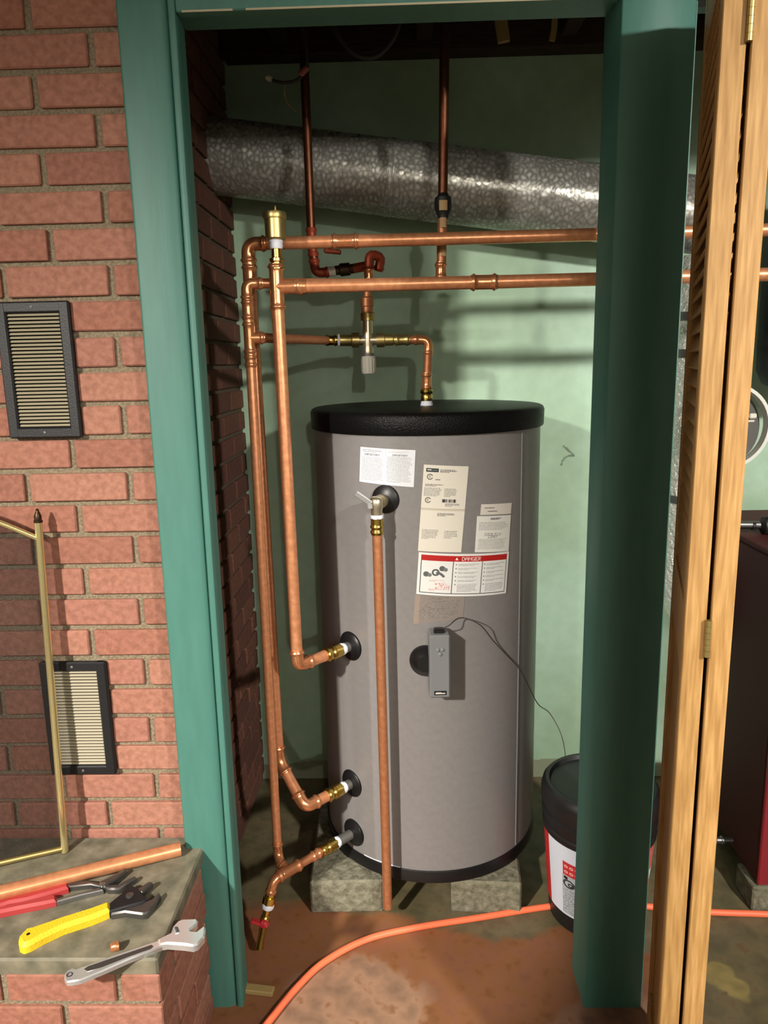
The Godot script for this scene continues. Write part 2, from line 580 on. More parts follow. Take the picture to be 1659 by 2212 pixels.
func run(t: Node3D, pts: Array, r: float, bend: float, m: Material, fm: Material) -> void:
	var sock := 0.02
	for i in pts.size() - 1:
		var d: Vector3 = (pts[i + 1] - pts[i]).normalized()
		var a: Vector3 = pts[i] + (d * bend if i > 0 else Vector3.ZERO)
		var b: Vector3 = pts[i + 1] - (d * bend if i < pts.size() - 2 else Vector3.ZERO)
		pipe(t, a, b, r, m)
	for i in range(1, pts.size() - 1):
		var a: Vector3 = (pts[i - 1] - pts[i]).normalized()
		var b: Vector3 = (pts[i + 1] - pts[i]).normalized()
		var path := [pts[i] + a * (bend + sock)]
		for k in 9:
			var s := float(k) / 8
			path.append((pts[i] + a * bend).lerp(pts[i], s).lerp(pts[i].lerp(pts[i] + b * bend, s), s))
		path.append(pts[i] + b * (bend + sock))
		fitting(t, "elbow", path, r, fm)

func hexnut(t: Node3D, called: String, c: Vector3, dir: Vector3, l: float, r: float, m: Material) -> void:
	var q := MB.new()
	var poly := PackedVector2Array()
	for k in 6:
		poly.append(Vector2(cos(TAU * k / 6 + 0.3), sin(TAU * k / 6 + 0.3)) * r)
	var x := axis(c - dir.normalized() * l * 0.5, dir)
	q.prism(poly, x, l, r * 0.08)
	put(called, q, m, t)

func turned(t: Node3D, called: String, c: Vector3, dir: Vector3, prof: String, m: Material, f := 0.001, sides := 28) -> MeshInstance3D:
	# lathe profile as "radius,height ..." in millimetres along dir
	var q := MB.new()
	q.lathe(Array(nums(prof, f)), axis(c, dir), sides)
	return put(called, q, m, t)

func brass_adapter(t: Node3D, a: Vector3, dir: Vector3, l: float, r: float) -> void:
	# press end with beads, then a hexagon
	var d := dir.normalized()
	coupling(t, a + d * l * 0.3, d, l * 0.6, r, M.brass, "press_collar")
	hexnut(t, "hexagon", a + d * l * 0.78, d, l * 0.44, r * 1.38, M.brass)

# ---------------------------------------------------------------- brick laying
var brick_meshes := {}

func brick_mesh(l: float, h: float, d: float, kind: int) -> ArrayMesh:
	var key := "%.3f_%.3f_%.3f_%d" % [l, h, d, kind]
	if not brick_meshes.has(key):
		var b := MB.new()
		var rr := RandomNumberGenerator.new()
		rr.seed = hash(key)
		b.box(Vector3.ZERO, Vector3(l, h, d), rr.randf_range(0.0016, 0.003), Basis(Vector3.BACK, rr.randf_range(-0.004, 0.004)))
		# worn corners: pull single corners in a little
		for k in 3:
			var c := Vector3(l * 0.5 * (1 if rr.randf() > 0.5 else -1), h * 0.5 * (1 if rr.randf() > 0.5 else -1), d * 0.5)
			var pull := rr.randf_range(0.0005, 0.0018)
			for i in b.v.size():
				if b.v[i].distance_to(c) < 0.006:
					b.v[i] -= Vector3(sign(c.x), sign(c.y), 0.5) * pull * 0.5
		brick_meshes[key] = b.mesh()
	return brick_meshes[key]

func lay(parent: Node3D, x: Transform3D, x0: float, x1: float, y: float, h: float, d: float, m: String, kinds: int, proud := 0.0) -> void:
	# one brick from x0 to x1 in the wall frame x (z outwards)
	if x1 - x0 < 0.012:
		return
	var o := x * Transform3D(Basis.IDENTITY, Vector3((x0 + x1) * 0.5, y + h * 0.5, -d * 0.5 + proud))
	put_mesh("brick", brick_mesh(snappedf(x1 - x0, 0.004), h, d, rng.randi_range(0, 4)), M["%s_%d" % [m, rng.randi_range(0, kinds - 1)]], parent, o)

func _ready() -> void:
	rng.seed = 7
	# ------------------------------------------------ camera, light, exposure
	var cam := Camera3D.new()
	cam.name = "camera"
	cam.fov = 69.42
	cam.near = 0.05
	cam.far = 60.0
	cam.transform = Transform3D(Basis(Vector3.UP, deg_to_rad(1.5)) * Basis(Vector3.RIGHT, deg_to_rad(-11.35)) * Basis(Vector3.BACK, deg_to_rad(-1.2)), Vector3(0, 1.45, 0))
	add_child(cam)
	cam.current = true
	var we := WorldEnvironment.new()
	we.name = "environment"
	var env := Environment.new()
	env.background_mode = Environment.BG_COLOR
	env.background_color = Color(0.02, 0.018, 0.015)
	env.ambient_light_source = Environment.AMBIENT_SOURCE_DISABLED
	env.tonemap_mode = Environment.TONE_MAPPER_LINEAR
	env.tonemap_exposure = 1.05
	env.sdfgi_enabled = true
	env.ssao_enabled = true
	env.ssil_enabled = true
	we.environment = env
	add_child(we)
	var lamp_at := Vector3(-1.7, 2.35, 1.2)
	var sp := SpotLight3D.new()
	sp.name = "lamp_beam"
	sp.position = lamp_at
	sp.light_color = Color(1.0, 0.97, 0.93)
	sp.light_energy = 21.0
	sp.spot_range = 12.0
	sp.spot_attenuation = 2.0
	sp.spot_angle = 45.0
	sp.spot_angle_attenuation = 1.0
	sp.light_size = 0.07
	sp.shadow_enabled = true
	add_child(sp)
	sp.look_at_from_position(lamp_at, Vector3(0.3, -1.57, -1.9))
	var lamp_b := Vector3(1.45, 2.2, 0.8)
	var fill := SpotLight3D.new()
	fill.name = "second_lamp_beam"
	fill.light_color = Color(1.0, 0.98, 0.95)
	fill.light_energy = 10.5
	fill.spot_range = 12.0
	fill.spot_attenuation = 2.0
	fill.spot_angle = 33.0
	fill.spot_angle_attenuation = 1.0
	fill.light_size = 0.07
	fill.shadow_enabled = true
	add_child(fill)
	fill.look_at_from_position(lamp_b, Vector3(0.58, 0.8, -2.0))
	var fill_at := Vector3(0.5, 2.15, 2.6)  # unseen bulb added as general fill for the dark closet
	var fill_omni := OmniLight3D.new()
	fill_omni.name = "added_fill_light"
	fill_omni.position = fill_at
	fill_omni.light_color = Color(1.0, 0.97, 0.93)
	fill_omni.light_energy = 1.7
	fill_omni.omni_range = 12.0
	fill_omni.omni_attenuation = 2.0
	fill_omni.light_size = 0.03
	fill_omni.shadow_enabled = true
	add_child(fill_omni)
	make_materials()
	build_room()
	build_frames()
	build_hearth()
	build_doors()
	build_tank()
	build_pipes()
	build_duct_and_boiler()
	build_closet_bits()
	build_tools()
	build_lamps(lamp_at, lamp_b, fill_at)

# ---------------------------------------------------------------- the room
func floor_image() -> Image:
	# x -1.2..1.6, z -2.4..-0.7, 2.5 mm a pixel
	var w := 1120
	var h := 680
	var im := Image.create(w, h, false, Image.FORMAT_RGB8)
	var n1 := FastNoiseLite.new()
	n1.seed = 5
	n1.frequency = 2.2
	n1.fractal_octaves = 4
	var n2 := FastNoiseLite.new()
	n2.seed = 9
	n2.frequency = 14.0
	n2.fractal_octaves = 4
	var concrete := rgb(124, 112, 86)
	var olive := rgb(98, 90, 62)
	var rust := rgb(150, 98, 68)
	var tan_c := rgb(162, 126, 100)
	var grey := rgb(108, 98, 74)
	for j in h:
		var z := -2.4 + (j + 0.5) * 0.0025
		for i in w:
			var x := -1.2 + (i + 0.5) * 0.0025
			var a := n1.get_noise_2d(x, z)
			var b := n2.get_noise_2d(x, z)
			var c := concrete.lerp(olive, clampf(0.5 + a * 1.2, 0, 1))
			# worn red floor paint in front of the opening
			var edge := z + 1.66 + 0.10 * a + 0.03 * b + 0.10 * smoothstep(0.1, -0.3, x)
			var p := smoothstep(-0.02, 0.03, edge)
			var right := smoothstep(0.56, 0.64, x + 0.08 * a)
			var paint := rust.lerp(rgb(128, 84, 50), clampf(0.5 + b * 1.4, 0, 1))
			var worn := smoothstep(0.02, -0.03, Vector2((x + 0.13) / 0.17, (z + 1.40) / 0.17).length() * 0.2 - 0.2 + 0.10 * a + 0.05 * b)
			paint = paint.lerp(tan_c, worn)
			var worn2 := smoothstep(0.02, -0.03, Vector2((x - 0.44) / 0.16, (z + 1.36) / 0.11).length() * 0.2 - 0.2 + 0.10 * a + 0.05 * b)
			paint = paint.lerp(rgb(150, 114, 94), worn2)
			c = c.lerp(paint, p * (1.0 - right))
			c = c.lerp(grey.lerp(olive, clampf(0.4 + a * 1.5, 0, 1)), p * right)
			# ochre splashes
			var y1 := smoothstep(0.05, 0.035, Vector2(x - 0.735, (z + 1.535) * 1.1).length() + 0.02 * b)
			var y2 := smoothstep(0.045, 0.03, Vector2(x - 0.755, (z + 1.50) * 1.0).length() + 0.02 * b)
			c = c.lerp(rgb(158, 142, 84), maxf(y1, y2) * 0.75)
			# brown spots and fine dirt
			c = c.lerp(rgb(84, 50, 26), smoothstep(0.28, 0.75, b) * 0.5)
			c = c * (0.93 + 0.2 * b + 0.1 * a)
			c.a = 1.0
			im.set_pixel(i, j, c)
	return im

func wall_image() -> Image:
	# back wall x -0.6..1.6, y 0..2.45, 3.5 mm a pixel
	var w := 628
	var h := 700
	var im := Image.create(w, h, false, Image.FORMAT_RGB8)
	var n1 := FastNoiseLite.new()
	n1.seed = 15
	n1.frequency = 1.6
	n1.fractal_octaves = 4
	var n2 := FastNoiseLite.new()
	n2.seed = 19
	n2.frequency = 18.0
	for j in h:
		var y := 2.45 - (j + 0.5) * 0.0035
		for i in w:
			var x := -0.6 + (i + 0.5) * 0.0035
			var a := n1.get_noise_2d(x, y)
			var b := n2.get_noise_2d(x, y)
			var c := rgb(178, 208, 184).lerp(rgb(158, 186, 156), clampf(0.5 + a * 1.3, 0, 1))
			c = c * (1.0 + 0.035 * b)
			# scrapes near the right of the tank
			var s1 := absf(Vector2((x - 0.547) * 1.0, y - 1.115).length() - 0.030)
			if x < 0.56 and y > 1.112 and s1 < 0.003 + 0.002 * b:
				c = c.lerp(rgb(60, 70, 54), 0.55)
			if absf((y - 1.16) + (x - 0.54) * 0.9) < 0.004 and x > 0.52 and x < 0.555:
				c = c.lerp(rgb(60, 70, 54), 0.55)
			if b > 0.62 and absf(x - 0.56) < 0.06 and absf(y - 1.09) < 0.03:
				c = c.lerp(rgb(70, 80, 62), 0.7)
			if y < 0.06 + 0.02 * a:
				c = c.lerp(rgb(120, 112, 88), 0.6)
			c.a = 1.0
			im.set_pixel(i, j, c)
	return im

func build_room() -> void:
	var H := 2.45
	# floor: the detailed zone in view, and plain concrete around it, as one slab
	var fl := setting("floor")
	var fm := print_mat("painted_concrete", floor_image(), 0.62)
	var b := MB.new()
	b.rect(V(-1.2, 0, -2.4), V(1.6, 0, -2.4), V(1.6, 0, -0.7), V(-1.2, 0, -0.7), Vector3.UP)
	put("worn_paint", b, fm, fl)
	b = MB.new()
	b.box(V(0, -0.0505, 0.3), V(5.6, 0.1, 5.8), 0.0)
	put("slab", b, M.bare_concrete, fl)
	# back wall of the closet and boiler room
	var wb := setting("wall_back")
	var wm := print_mat("sage_paint", wall_image(), 0.6)
	b = MB.new()
	b.rect(V(-0.6, H, -2.4), V(1.6, H, -2.4), V(1.6, 0, -2.4), V(-0.6, 0, -2.4), Vector3.BACK)
	put("painted_face", b, wm, wb)
	b = MB.new()
	b.box(V(0, H * 0.5, -2.4605), V(5.6, H, 0.12), 0.0)
	put("masonry", b, mat("sage_plain", rgb(142, 172, 136), 0.7), wb)
	# ceiling with joists over the closet
	var ce := setting("ceiling")
	b = MB.new()
	b.box(V(0, H + 0.05, 0.3), V(5.6, 0.1, 5.8), 0.0)
	put("boards", b, M.ceiling_paint, ce)
	for x in [-0.33, 0.08, 0.49, 0.90, 1.31]:
		b = MB.new()
		b.box(V(x, H - 0.05, -1.99), V(0.045, 0.1, 0.8), 0.003)
		put("joist", b, M.joist_wood, ce)
	b = MB.new()
	b.box(V(0.55, 2.385, -2.365), V(2.1, 0.12, 0.07), 0.003)
	put("sill_plate", b, M.joist_wood, ce)
	b = MB.new()
	b.box(V(0.55, H - 0.01, -1.98), V(2.1, 0.02, 0.84), 0.0)
	put("subfloor", b, M.joist_wood, ce)
	# the rest of the basement room
	for w in [["wall_west", V(-2.75, H * 0.5, 0.9), V(0.1, H, 4.8)], ["wall_east", V(2.75, H * 0.5, 0.3), V(0.1, H, 5.8)], ["wall_south", V(0, H * 0.5, 3.15), V(5.6, H, 0.1)]]:
		b = MB.new()
		b.box(w[1], w[2], 0.0)
		var o := put(w[0], b, M.room_paint, self)
		o.set_meta("kind", "structure")
	# brick wall that faces the camera, left of the opening
	var wl := setting("wall_left")
	b = MB.new()
	b.box(V(-1.565, H * 0.5, -1.5465), V(2.27, H, 0.105), 0.0)
	put("mortar", b, M.mortar, wl)
	var face := Transform3D(Basis.IDENTITY, V(0, 0, -1.485))
	var vents := [Rect2(-0.79, 1.318, 0.145, 0.264), Rect2(-0.787, 0.572, 0.143, 0.263)]
	for i in range(-6, 26):
		var y := 2.066 - 0.0678 * i + rng.randf_range(-0.0012, 0.0012)
		var h := 0.0575
		if y + h > H:
			continue
		var j0 := -0.56 if posmod(i, 2) == 1 else -0.672
		for k in range(-9, 2):
			var xa := j0 + 0.2125 * k + 0.0055
			var xb := j0 + 0.2125 * (k + 1) - 0.0055
			xb = minf(xb, -0.445)
			if xa > -0.46 or xa < -2.4:
				continue
			var cut := false
			for r in vents:
				if y + h * 0.7 > r.position.y and y + h * 0.3 < r.end.y and xb > r.position.x and xa < r.end.x:
					cut = true
					lay(wl, face, xa, minf(xb, r.position.x + 0.004), y, h, 0.05, "clay", 5)
					lay(wl, face, maxf(xa, r.end.x - 0.002), xb, y, h, 0.05, "clay", 5)
			if not cut:
				lay(wl, face, xa, xb, y, h, 0.05, "clay", 5, rng.randf_range(-0.0015, 0.0015))
	# dark brick side wall inside the closet
	var wc := setting("wall_closet")
	b = MB.new()
	b.box(V(-0.595, H * 0.5, -2.0), V(0.156, H, 0.8), 0.0)
	put("mortar", b, M.dark_mortar, wc)
	var side := Transform3D(Basis(Vector3.UP, PI / 2), V(-0.508, 0, 0))
	for i in range(-6, 31):
		var y := 2.066 - 0.0678 * i
		if y + 0.0565 > H or y < 0.0:
			continue
		var z0 := 1.585 if posmod(i, 2) == 1 else 1.69
		for k in range(-1, 4):
			var a := maxf(z0 + 0.2125 * k + 0.0055, 1.51)
			var e := minf(z0 + 0.2125 * (k + 1) - 0.0055, 2.4)
			if e - a > 0.02:
				lay(wc, side, a, e, y, 0.0565, 0.045, "dark_clay", 3, rng.randf_range(-0.002, 0.002))

func col(parent: Node3D, called: String, poly: String, y0: float, y1: float, m: Material) -> MeshInstance3D:
	# upright length of a moulding: polygon in (x, z)
	var b := MB.new()
	b.prism(nums(poly), Transform3D(Basis.IDENTITY, V(0, y0, 0)), y1 - y0, 0.0008)
	return put(called, b, m, parent)

func build_frames() -> void:
	var H := 2.45
	# left jamb: wide casing with an eased edge, a groove, the stop and the return
	var t := setting("trim_1")
	col(t, "casing", "-0.492,-1.462 -0.492,-1.443 -0.490,-1.4405 -0.487,-1.440 -0.425,-1.440 -0.414,-1.4415 -0.407,-1.445 -0.403,-1.450 -0.4025,-1.462", 0.0, H, M.green_paint)
	col(t, "stop", "-0.4000,-1.462 -0.4000,-1.442 -0.3985,-1.4405 -0.3885,-1.4405 -0.387,-1.442 -0.387,-1.462", 0.0, H, M.green_paint)
	col(t, "jamb_return", "-0.49,-1.53 -0.49,-1.460 -0.388,-1.460 -0.388,-1.500 -0.40,-1.502 -0.40,-1.53", 0.0, H, M.green_paint)
	# square post between the two openings
	t = setting("trim_2")
	col(t, "post", "0.394,-1.555 0.394,-1.443 0.397,-1.440 0.521,-1.440 0.524,-1.443 0.524,-1.555", 0.0, 2.09, M.green_paint)
	col(t, "stop", "0.5245,-1.55 0.5245,-1.458 0.531,-1.458 0.531,-1.55", 0.0, 2.07, M.green_paint)
	# header over both openings
	t = setting("trim_3")
	var b := MB.new()
	b.box(V(1.01, 2.26, -1.503), V(2.82, 0.36, 0.105), 0.002)
	put("header_board", b, M.green_paint, t)
	b = MB.new()
	b.box(V(0.003, 2.0745, -1.452), V(0.778, 0.021, 0.024), 0.002)
	put("head_stop", b, M.green_paint, t)
	for s in [[-0.375, -0.285], [-0.262, 0.385]]:
		b = MB.new()
		b.box(V((s[0] + s[1]) * 0.5, 2.0645, -1.4398), V(s[1] - s[0], 0.0035, 0.0016), 0.0004)
		put("chipped_edge", b, M.bare_edge, t)
	b = MB.new()
	b.box(V(1.4, 2.074, -1.47), V(1.75, 0.024, 0.03), 0.002)
	put("door_track", b, M.dark_metal, t)
	# column added out of view behind the camera to shade the right post
	var c := thing("shading_column", "added unseen round column from floor to ceiling that shades the right green post", "column", V(-0.900, 0, 0.26))
	turned(c, "shaft", V(-0.900, 0, 0.26), Vector3.UP, "0,0 105,0 105,12 73,14 73,2436 105,2438 105,2450 0,2450", M.room_paint, 0.001, 32)
	# wooden offcut lying by the jamb
	b = MB.new()
	b.box(V(-0.357, 0.006, -1.482), V(0.07, 0.012, 0.022), 0.002, Basis(Vector3.UP, deg_to_rad(-8)))
	var o := put("wood_offcut", b, M.pale_slat, self)
	tag(o, "small flat offcut of pale wood on the floor at the foot of the left jamb", "wood scrap")
	# two vents in the brick wall
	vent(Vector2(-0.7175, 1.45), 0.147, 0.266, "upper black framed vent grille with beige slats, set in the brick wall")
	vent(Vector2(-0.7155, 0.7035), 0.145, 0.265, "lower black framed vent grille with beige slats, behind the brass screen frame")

func vent(c: Vector2, w: float, h: float, label: String) -> void:
	var t := thing("vent_grille", label, "vent", V(c.x, c.y - h * 0.5, -1.485), "vent grilles in the brick wall")
	var z := -1.4795
	var fb := 0.0215
	var b := MB.new()
	b.box(V(c.x - w * 0.5 + fb * 0.5, c.y, z), V(fb, h, 0.013), 0.003)
	b.box(V(c.x + w * 0.5 - fb * 0.5, c.y, z), V(fb, h, 0.013), 0.003)
	b.box(V(c.x, c.y + h * 0.5 - fb * 0.5, z - 0.0003), V(w - 0.004, fb, 0.0125), 0.003)
	b.box(V(c.x, c.y - h * 0.5 + fb * 0.5, z - 0.0003), V(w - 0.004, fb, 0.0125), 0.003)
	put("frame", b, M.black_enamel, t)
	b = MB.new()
	b.box(V(c.x, c.y, -1.4915), V(w - 0.03, h - 0.03, 0.003), 0.0)  # black sheet stands in for the shade behind the slats
	put("gap_shade_sheet", b, M.black, t)
	var ih := h - 2 * fb
	var sb := MB.new()
	sb.box(Vector3.ZERO, V(w - 2 * fb + 0.002, 0.0052, 0.0016), 0.0005, Basis(Vector3.RIGHT, deg_to_rad(-35)))
	var sm := sb.mesh()
	for k in 31:
		put_mesh("slat", sm, M.vent_beige, t, Transform3D(Basis.IDENTITY, V(c.x, c.y - ih * 0.5 + ih * (k + 0.5) / 31, -1.4805)))
	for s in [-1, 1]:
		turned(t, "screw", V(c.x, c.y + s * (h * 0.5 - fb * 0.5), -1.474), Vector3.BACK, "0,0 3.2,0 3.0,1.2 1.6,1.9 0,2", M.dull_steel, 0.001, 12)

# ---------------------------------------------------------------- the hearth, its screen
func build_hearth() -> void:
	var t := thing("hearth", "raised brick hearth with a dark slate slab, left of the green frame", "hearth", V(-1.2, 0, -1.3))
	var b := MB.new()
	b.box(V(-1.3265, 0.3945, -1.3065), V(1.747, 0.035, 0.351), 0.004)
	put("slab", b, M.slate, t)
	b = MB.new()
	b.box(V(-1.332, 0.1885, -1.312), V(1.742, 0.377, 0.340), 0.0)
	put("mortar", b, M.mortar, t)
	var face := Transform3D(Basis.IDENTITY, V(0, 0, -1.134))
	var side := Transform3D(Basis(Vector3.UP, PI / 2), V(-0.4535, 0, 0))
	for i in 6:
		var y := 0.3175 - 0.0678 * i
		var h := 0.0575
		if y < 0.0:
			h += y
			y = 0.0
		var j0 := -0.53 if i % 2 == 0 else -0.634
		for k in range(-5, 2):
			var xa := j0 + 0.2125 * k + 0.0055
			var xb := minf(j0 + 0.2125 * (k + 1) - 0.0055, -0.4545)
			if xa < -0.47:
				lay(t, face, xa, xb, y, h, 0.04, "clay", 5, rng.randf_range(-0.001, 0.001))
		var z0 := 1.22 if i % 2 == 0 else 1.325
		for k in range(-1, 2):
			var a := maxf(z0 + 0.2125 * k + 0.0055, 1.1345)
			var e := minf(z0 + 0.2125 * (k + 1) - 0.0055, 1.437)
			if e - a > 0.02:
				lay(t, side, a, e, y, h, 0.03, "clay", 5)
	# folding fire screen: brass frame and a woven wire panel
	var s := thing("fire_screen", "brass framed fireplace screen with woven wire panel standing on the hearth", "fire screen", V(-0.753, 0.412, -1.423))
	var foot := V(-0.754, 0.412, -1.429)
	var top := V(-0.741, 1.148, -1.452)
	var away := V(-0.925, 0.0, 0.38).normalized()
	b = MB.new()
	b.tube([foot + V(0, 0.002, 0), foot.lerp(top, 0.3), top], 0.0076, 20)
	put("post", b, M.polished_brass, s)
	turned(s, "finial", top, top - foot, "0,0 8.6,0 8.8,4 7,6 7.5,12 5,20 3,24 3.4,27 0,29", M.bronze_dark)
	var lo := foot + V(0, 0.010, 0)
	b = MB.new()
	b.tube([lo, lo + away * 0.44], 0.0062, 16)
	put("bottom_rail", b, M.dull_brass, s)
	var up := (top - foot).normalized()
	var w := 0.44
	var arch := func(q: float) -> float:
		# height of the arched top rail above the post's shoulder
		return 0.702 + 0.115 * sin(clampf(q / 0.30, 0.0, 1.0) * PI * 0.5)
	var pts := []
	for k in 21:
		var q := w * k / 20.0
		pts.append(foot + up * arch.call(q) + away * q)
	b = MB.new()
	b.tube(pts, 0.0056, 16)
	put("arched_rail", b, M.polished_brass, s)
	b = MB.new()
	var fn := away.cross(up).normalized()
	var cnt := 0
	var q := 0.004
	while q < w:
		var p0: Vector3 = foot + away * q + up * 0.012
		var p1: Vector3 = foot + away * q + up * arch.call(q)
		thin(b, p0, p1, away, fn)
		q += 0.0022
	var y := 0.013
	while y < 0.81:
		var qa := 0.0
		while qa < w and arch.call(qa) < y:
			qa += 0.004
		if qa < w - 0.01:
			thin(b, foot + away * qa + up * y, foot + away * w + up * y, up, fn)
		y += 0.0022
	var mesh_o := put("wire_panel", b, M.dark_metal, s)
	mesh_o.set_meta("kind", "stuff")

func thin(b: MB, p0: Vector3, p1: Vector3, side: Vector3, nn: Vector3) -> void:
	var s := side * 0.00024
	var d := nn * 0.00024
	b.flat([p0 - s + d, p1 - s + d, p1 + s + d, p0 + s + d], nn)
	b.flat([p0 - s - d, p1 - s - d, p1 + s - d, p0 + s - d], -nn)

# ---------------------------------------------------------------- louvred bifold doors
func build_doors() -> void:
	var al := deg_to_rad(17.6)
	var e := V(cos(al), 0, sin(al))
	var into := V(sin(al), 0, -cos(al))
	var bs := Basis(e, Vector3.UP, -into)
	var th := 0.0285
	var ln := 0.378
	for k in 2:
		var t := setting("door_%d" % (k + 1))
		var near := V(0.394, 0, -1.0) + e * (k * (th + 0.0055))
		var mid := near + e * (th * 0.5)
		for f in [0.0225, ln - 0.0225]:
			var b := MB.new()
			b.box(mid + into * f + V(0, 1.02, 0), V(th, 2.0, 0.045), 0.0015, bs)
			put("stile", b, M.pine, t)
		for r in [[2.02 - 0.045, 0.09], [1.045, 0.10], [0.09, 0.14]]:
			var b := MB.new()
			b.box(mid + into * (ln * 0.5) + V(0, r[0], 0), V(th * 0.96, r[1], ln - 0.09), 0.001, bs)
			put("rail", b, M.pine, t)
		var b2 := MB.new()
		b2.box(mid + into * (ln * 0.5) + V(0, 0.578, 0), V(th * 0.45, 0.84, ln - 0.088), 0.001, bs)
		put("panel", b2, M.pine, t)
		var sb := MB.new()
		sb.box(Vector3.ZERO, V(0.046, 0.0055, ln - 0.088), 0.0012, bs * Basis(Vector3.BACK, deg_to_rad(60)))
		var sm := sb.mesh()
		var y := 1.108
		while y < 1.93:
			put_mesh("slat", sm, M.pine, t, Transform3D(Basis.IDENTITY, mid + into * (ln * 0.5) + V(0, y, 0)))
			y += 0.0265
	# hinges between the two leaves
	var d := get_node("door_1") as Node3D
	for yy in [1.064, 1.846, 0.28]:
		var c: Vector3 = V(0.394, yy, -1.0) + e * (th + 0.0028) - into * 0.003
		var hb := MB.new()
		for q in 6:
			hb.lathe([Vector2(0, 0), Vector2(0.0042, 0.0), Vector2(0.0042, 0.0086), Vector2(0, 0.0086)], Transform3D(Basis.IDENTITY, c + V(0, -0.027 + q * 0.009, 0)), 14)
		put("hinge", hb, M.dull_brass, d)

# ---------------------------------------------------------------- the tank
func build_tank() -> void:
	var base := V(TX, 0.1, TZ)
	var t := thing("water_tank", "tall grey storage water tank with black cap standing on concrete blocks", "water tank", base)
	var up := Transform3D(Basis.IDENTITY, V(TX, 0, TZ))
	var b := MB.new()
	b.lathe([Vector2(0.301, 0.105), Vector2(TR, 0.107), Vector2(TR, 1.30)], up, 96)
	put("jacket", b, M.tank_grey, t)
	b = MB.new()
	b.lathe([Vector2(0, 0.098), Vector2(0.302, 0.098), Vector2(0.309, 0.104), Vector2(0.309, 0.134), Vector2(0.3075, 0.137), Vector2(0.304, 0.137)], up, 96)
	put("bottom_rim", b, M.rubber, t)
	b = MB.new()
	b.lathe([Vector2(0.303, 1.284), Vector2(0.312, 1.284), Vector2(0.3135, 1.287), Vector2(0.3145, 1.326), Vector2(0.311, 1.333), Vector2(0.304, 1.3365), Vector2(0.15, 1.338), Vector2(0, 1.338)], up, 96)
	put("cap", b, M.hammered_black, t)
	# lap seam of the jacket
	b = MB.new()
	for k in 24:
		var y0 := 0.14 + (1.283 - 0.14) * k / 24
		var y1 := 0.14 + (1.283 - 0.14) * (k + 1) / 24
		for q in [[47.9, 48.25, 0.0, 0.0018], [48.25, 48.35, 0.0018, 0.0]]:
			var p := [on_tank(q[0], y0, TR + q[2]), on_tank(q[1], y0, TR + q[3]), on_tank(q[1], y1, TR + q[3]), on_tank(q[0], y1, TR + q[2])]
			b.flat(p, tank_out(q[0] + (-30.0 if q[2] == 0.0 else 60.0)))
	put("seam", b, M.control_grey, t)
	# rubber collars round the ports, with the steel nipples of the lower three
	for g in [[-21.0, 1.131, 0.035, 0.014, 0.0], [-43.4, 0.734, 0.039, 0.009, 0.028], [-45.7, 0.337, 0.038, 0.008, 0.030], [-45.1, 0.19, 0.038, 0.014, 0.056], [-3.4, 0.727, 0.040, 0.026, 0.0]]:
		var c := on_tank(g[0], g[1], TR - 0.012)
		var o := tank_out(g[0])
		var r: float = g[2] * 1000
		var d: float = g[3] * 1000 + 12
		turned(t, "port_collar", c, o, "%f,0 %f,%f %f,%f %f,%f 0,%f" % [r, r, 13.0, r * 0.96, 13.0 + (d - 13.0) * 0.3, r * 0.5, d, d], M.rubber, 0.001, 40)
		if g[4] > 0.0:
			turned(t, "nipple", c + o * 0.008, o, "13.5,0 13.5,%f 10,%f 0,%f" % [g[4] * 1000 + 4, g[4] * 1000 + 5, g[4] * 1000 + 5], M.dull_steel)
	# printed stickers
	var ink := rgb(70, 70, 74)
	var im := paper(300, 216, rgb(226, 230, 236))
	lines(im, 16, 12, 112, 3, 6, 3, rgb(120, 124, 130))
	write(im, "IMPORTANT", 26, 36, 1.7, rgb(84, 86, 92))
	lines(im, 12, 56, 128, 21, 7, 3, rgb(150, 154, 160))
	lines(im, 160, 14, 120, 2, 6, 2, rgb(160, 164, 170))
	write(im, "IMPORTANT", 182, 30, 1.5, rgb(110, 112, 116))
	lines(im, 156, 46, 132, 22, 7, 3, rgb(150, 154, 160))
	im.fill_rect(Rect2i(147, 0, 2, 216), rgb(190, 196, 202))
	sticker("notice_sticker", Vector2(-33.3, 1.255), Vector2(-6.8, 1.250), Vector2(-7.8, 1.162), Vector2(-34.4, 1.170), print_mat("notice", im), t, 0.0012, "white two column notice above the relief valve")
	im = paper(240, 480, rgb(224, 219, 206))
	im.fill_rect(Rect2i(14, 18, 66, 20), rgb(46, 52, 54))
	im.fill_rect(Rect2i(20, 24, 22, 6), rgb(214, 214, 208))
	im.fill_rect(Rect2i(46, 27, 28, 3), rgb(130, 136, 136))
	lines(im, 88, 22, 90, 3, 6, 4, ink)
	for c in [[36, 64], [34, 192]]:
		disc(im, c[0], c[1], 16, ink, 12)
		im.fill_rect(Rect2i(c[0] + 6, c[1] - 5, 14, 10), rgb(224, 219, 206))
		write(im, "S" if c[1] < 100 else "E", c[0] - 5, c[1] - 7, 2.0, ink)
	lines(im, 66, 76, 42, 1, 6, 5, ink)
	lines(im, 14, 104, 106, 2, 7, 5, rgb(110, 108, 104))
	lines(im, 10, 124, 96, 7, 7, 4, rgb(130, 128, 122))
	lines(im, 118, 126, 70, 6, 8, 4, rgb(120, 118, 112))
	for k in 26:
		im.fill_rect(Rect2i(110 + k * 3, 184, rng.randi_range(1, 3), 18), rgb(52, 52, 52))
	lines(im, 128, 208, 84, 3, 6, 3, ink)
	im.fill_rect(Rect2i(0, 238, 240, 3), rgb(176, 166, 150))
	im.fill_rect(Rect2i(0, 241, 240, 8), rgb(206, 198, 182))
	lines(im, 90, 262, 96, 3, 6, 4, rgb(96, 94, 92))
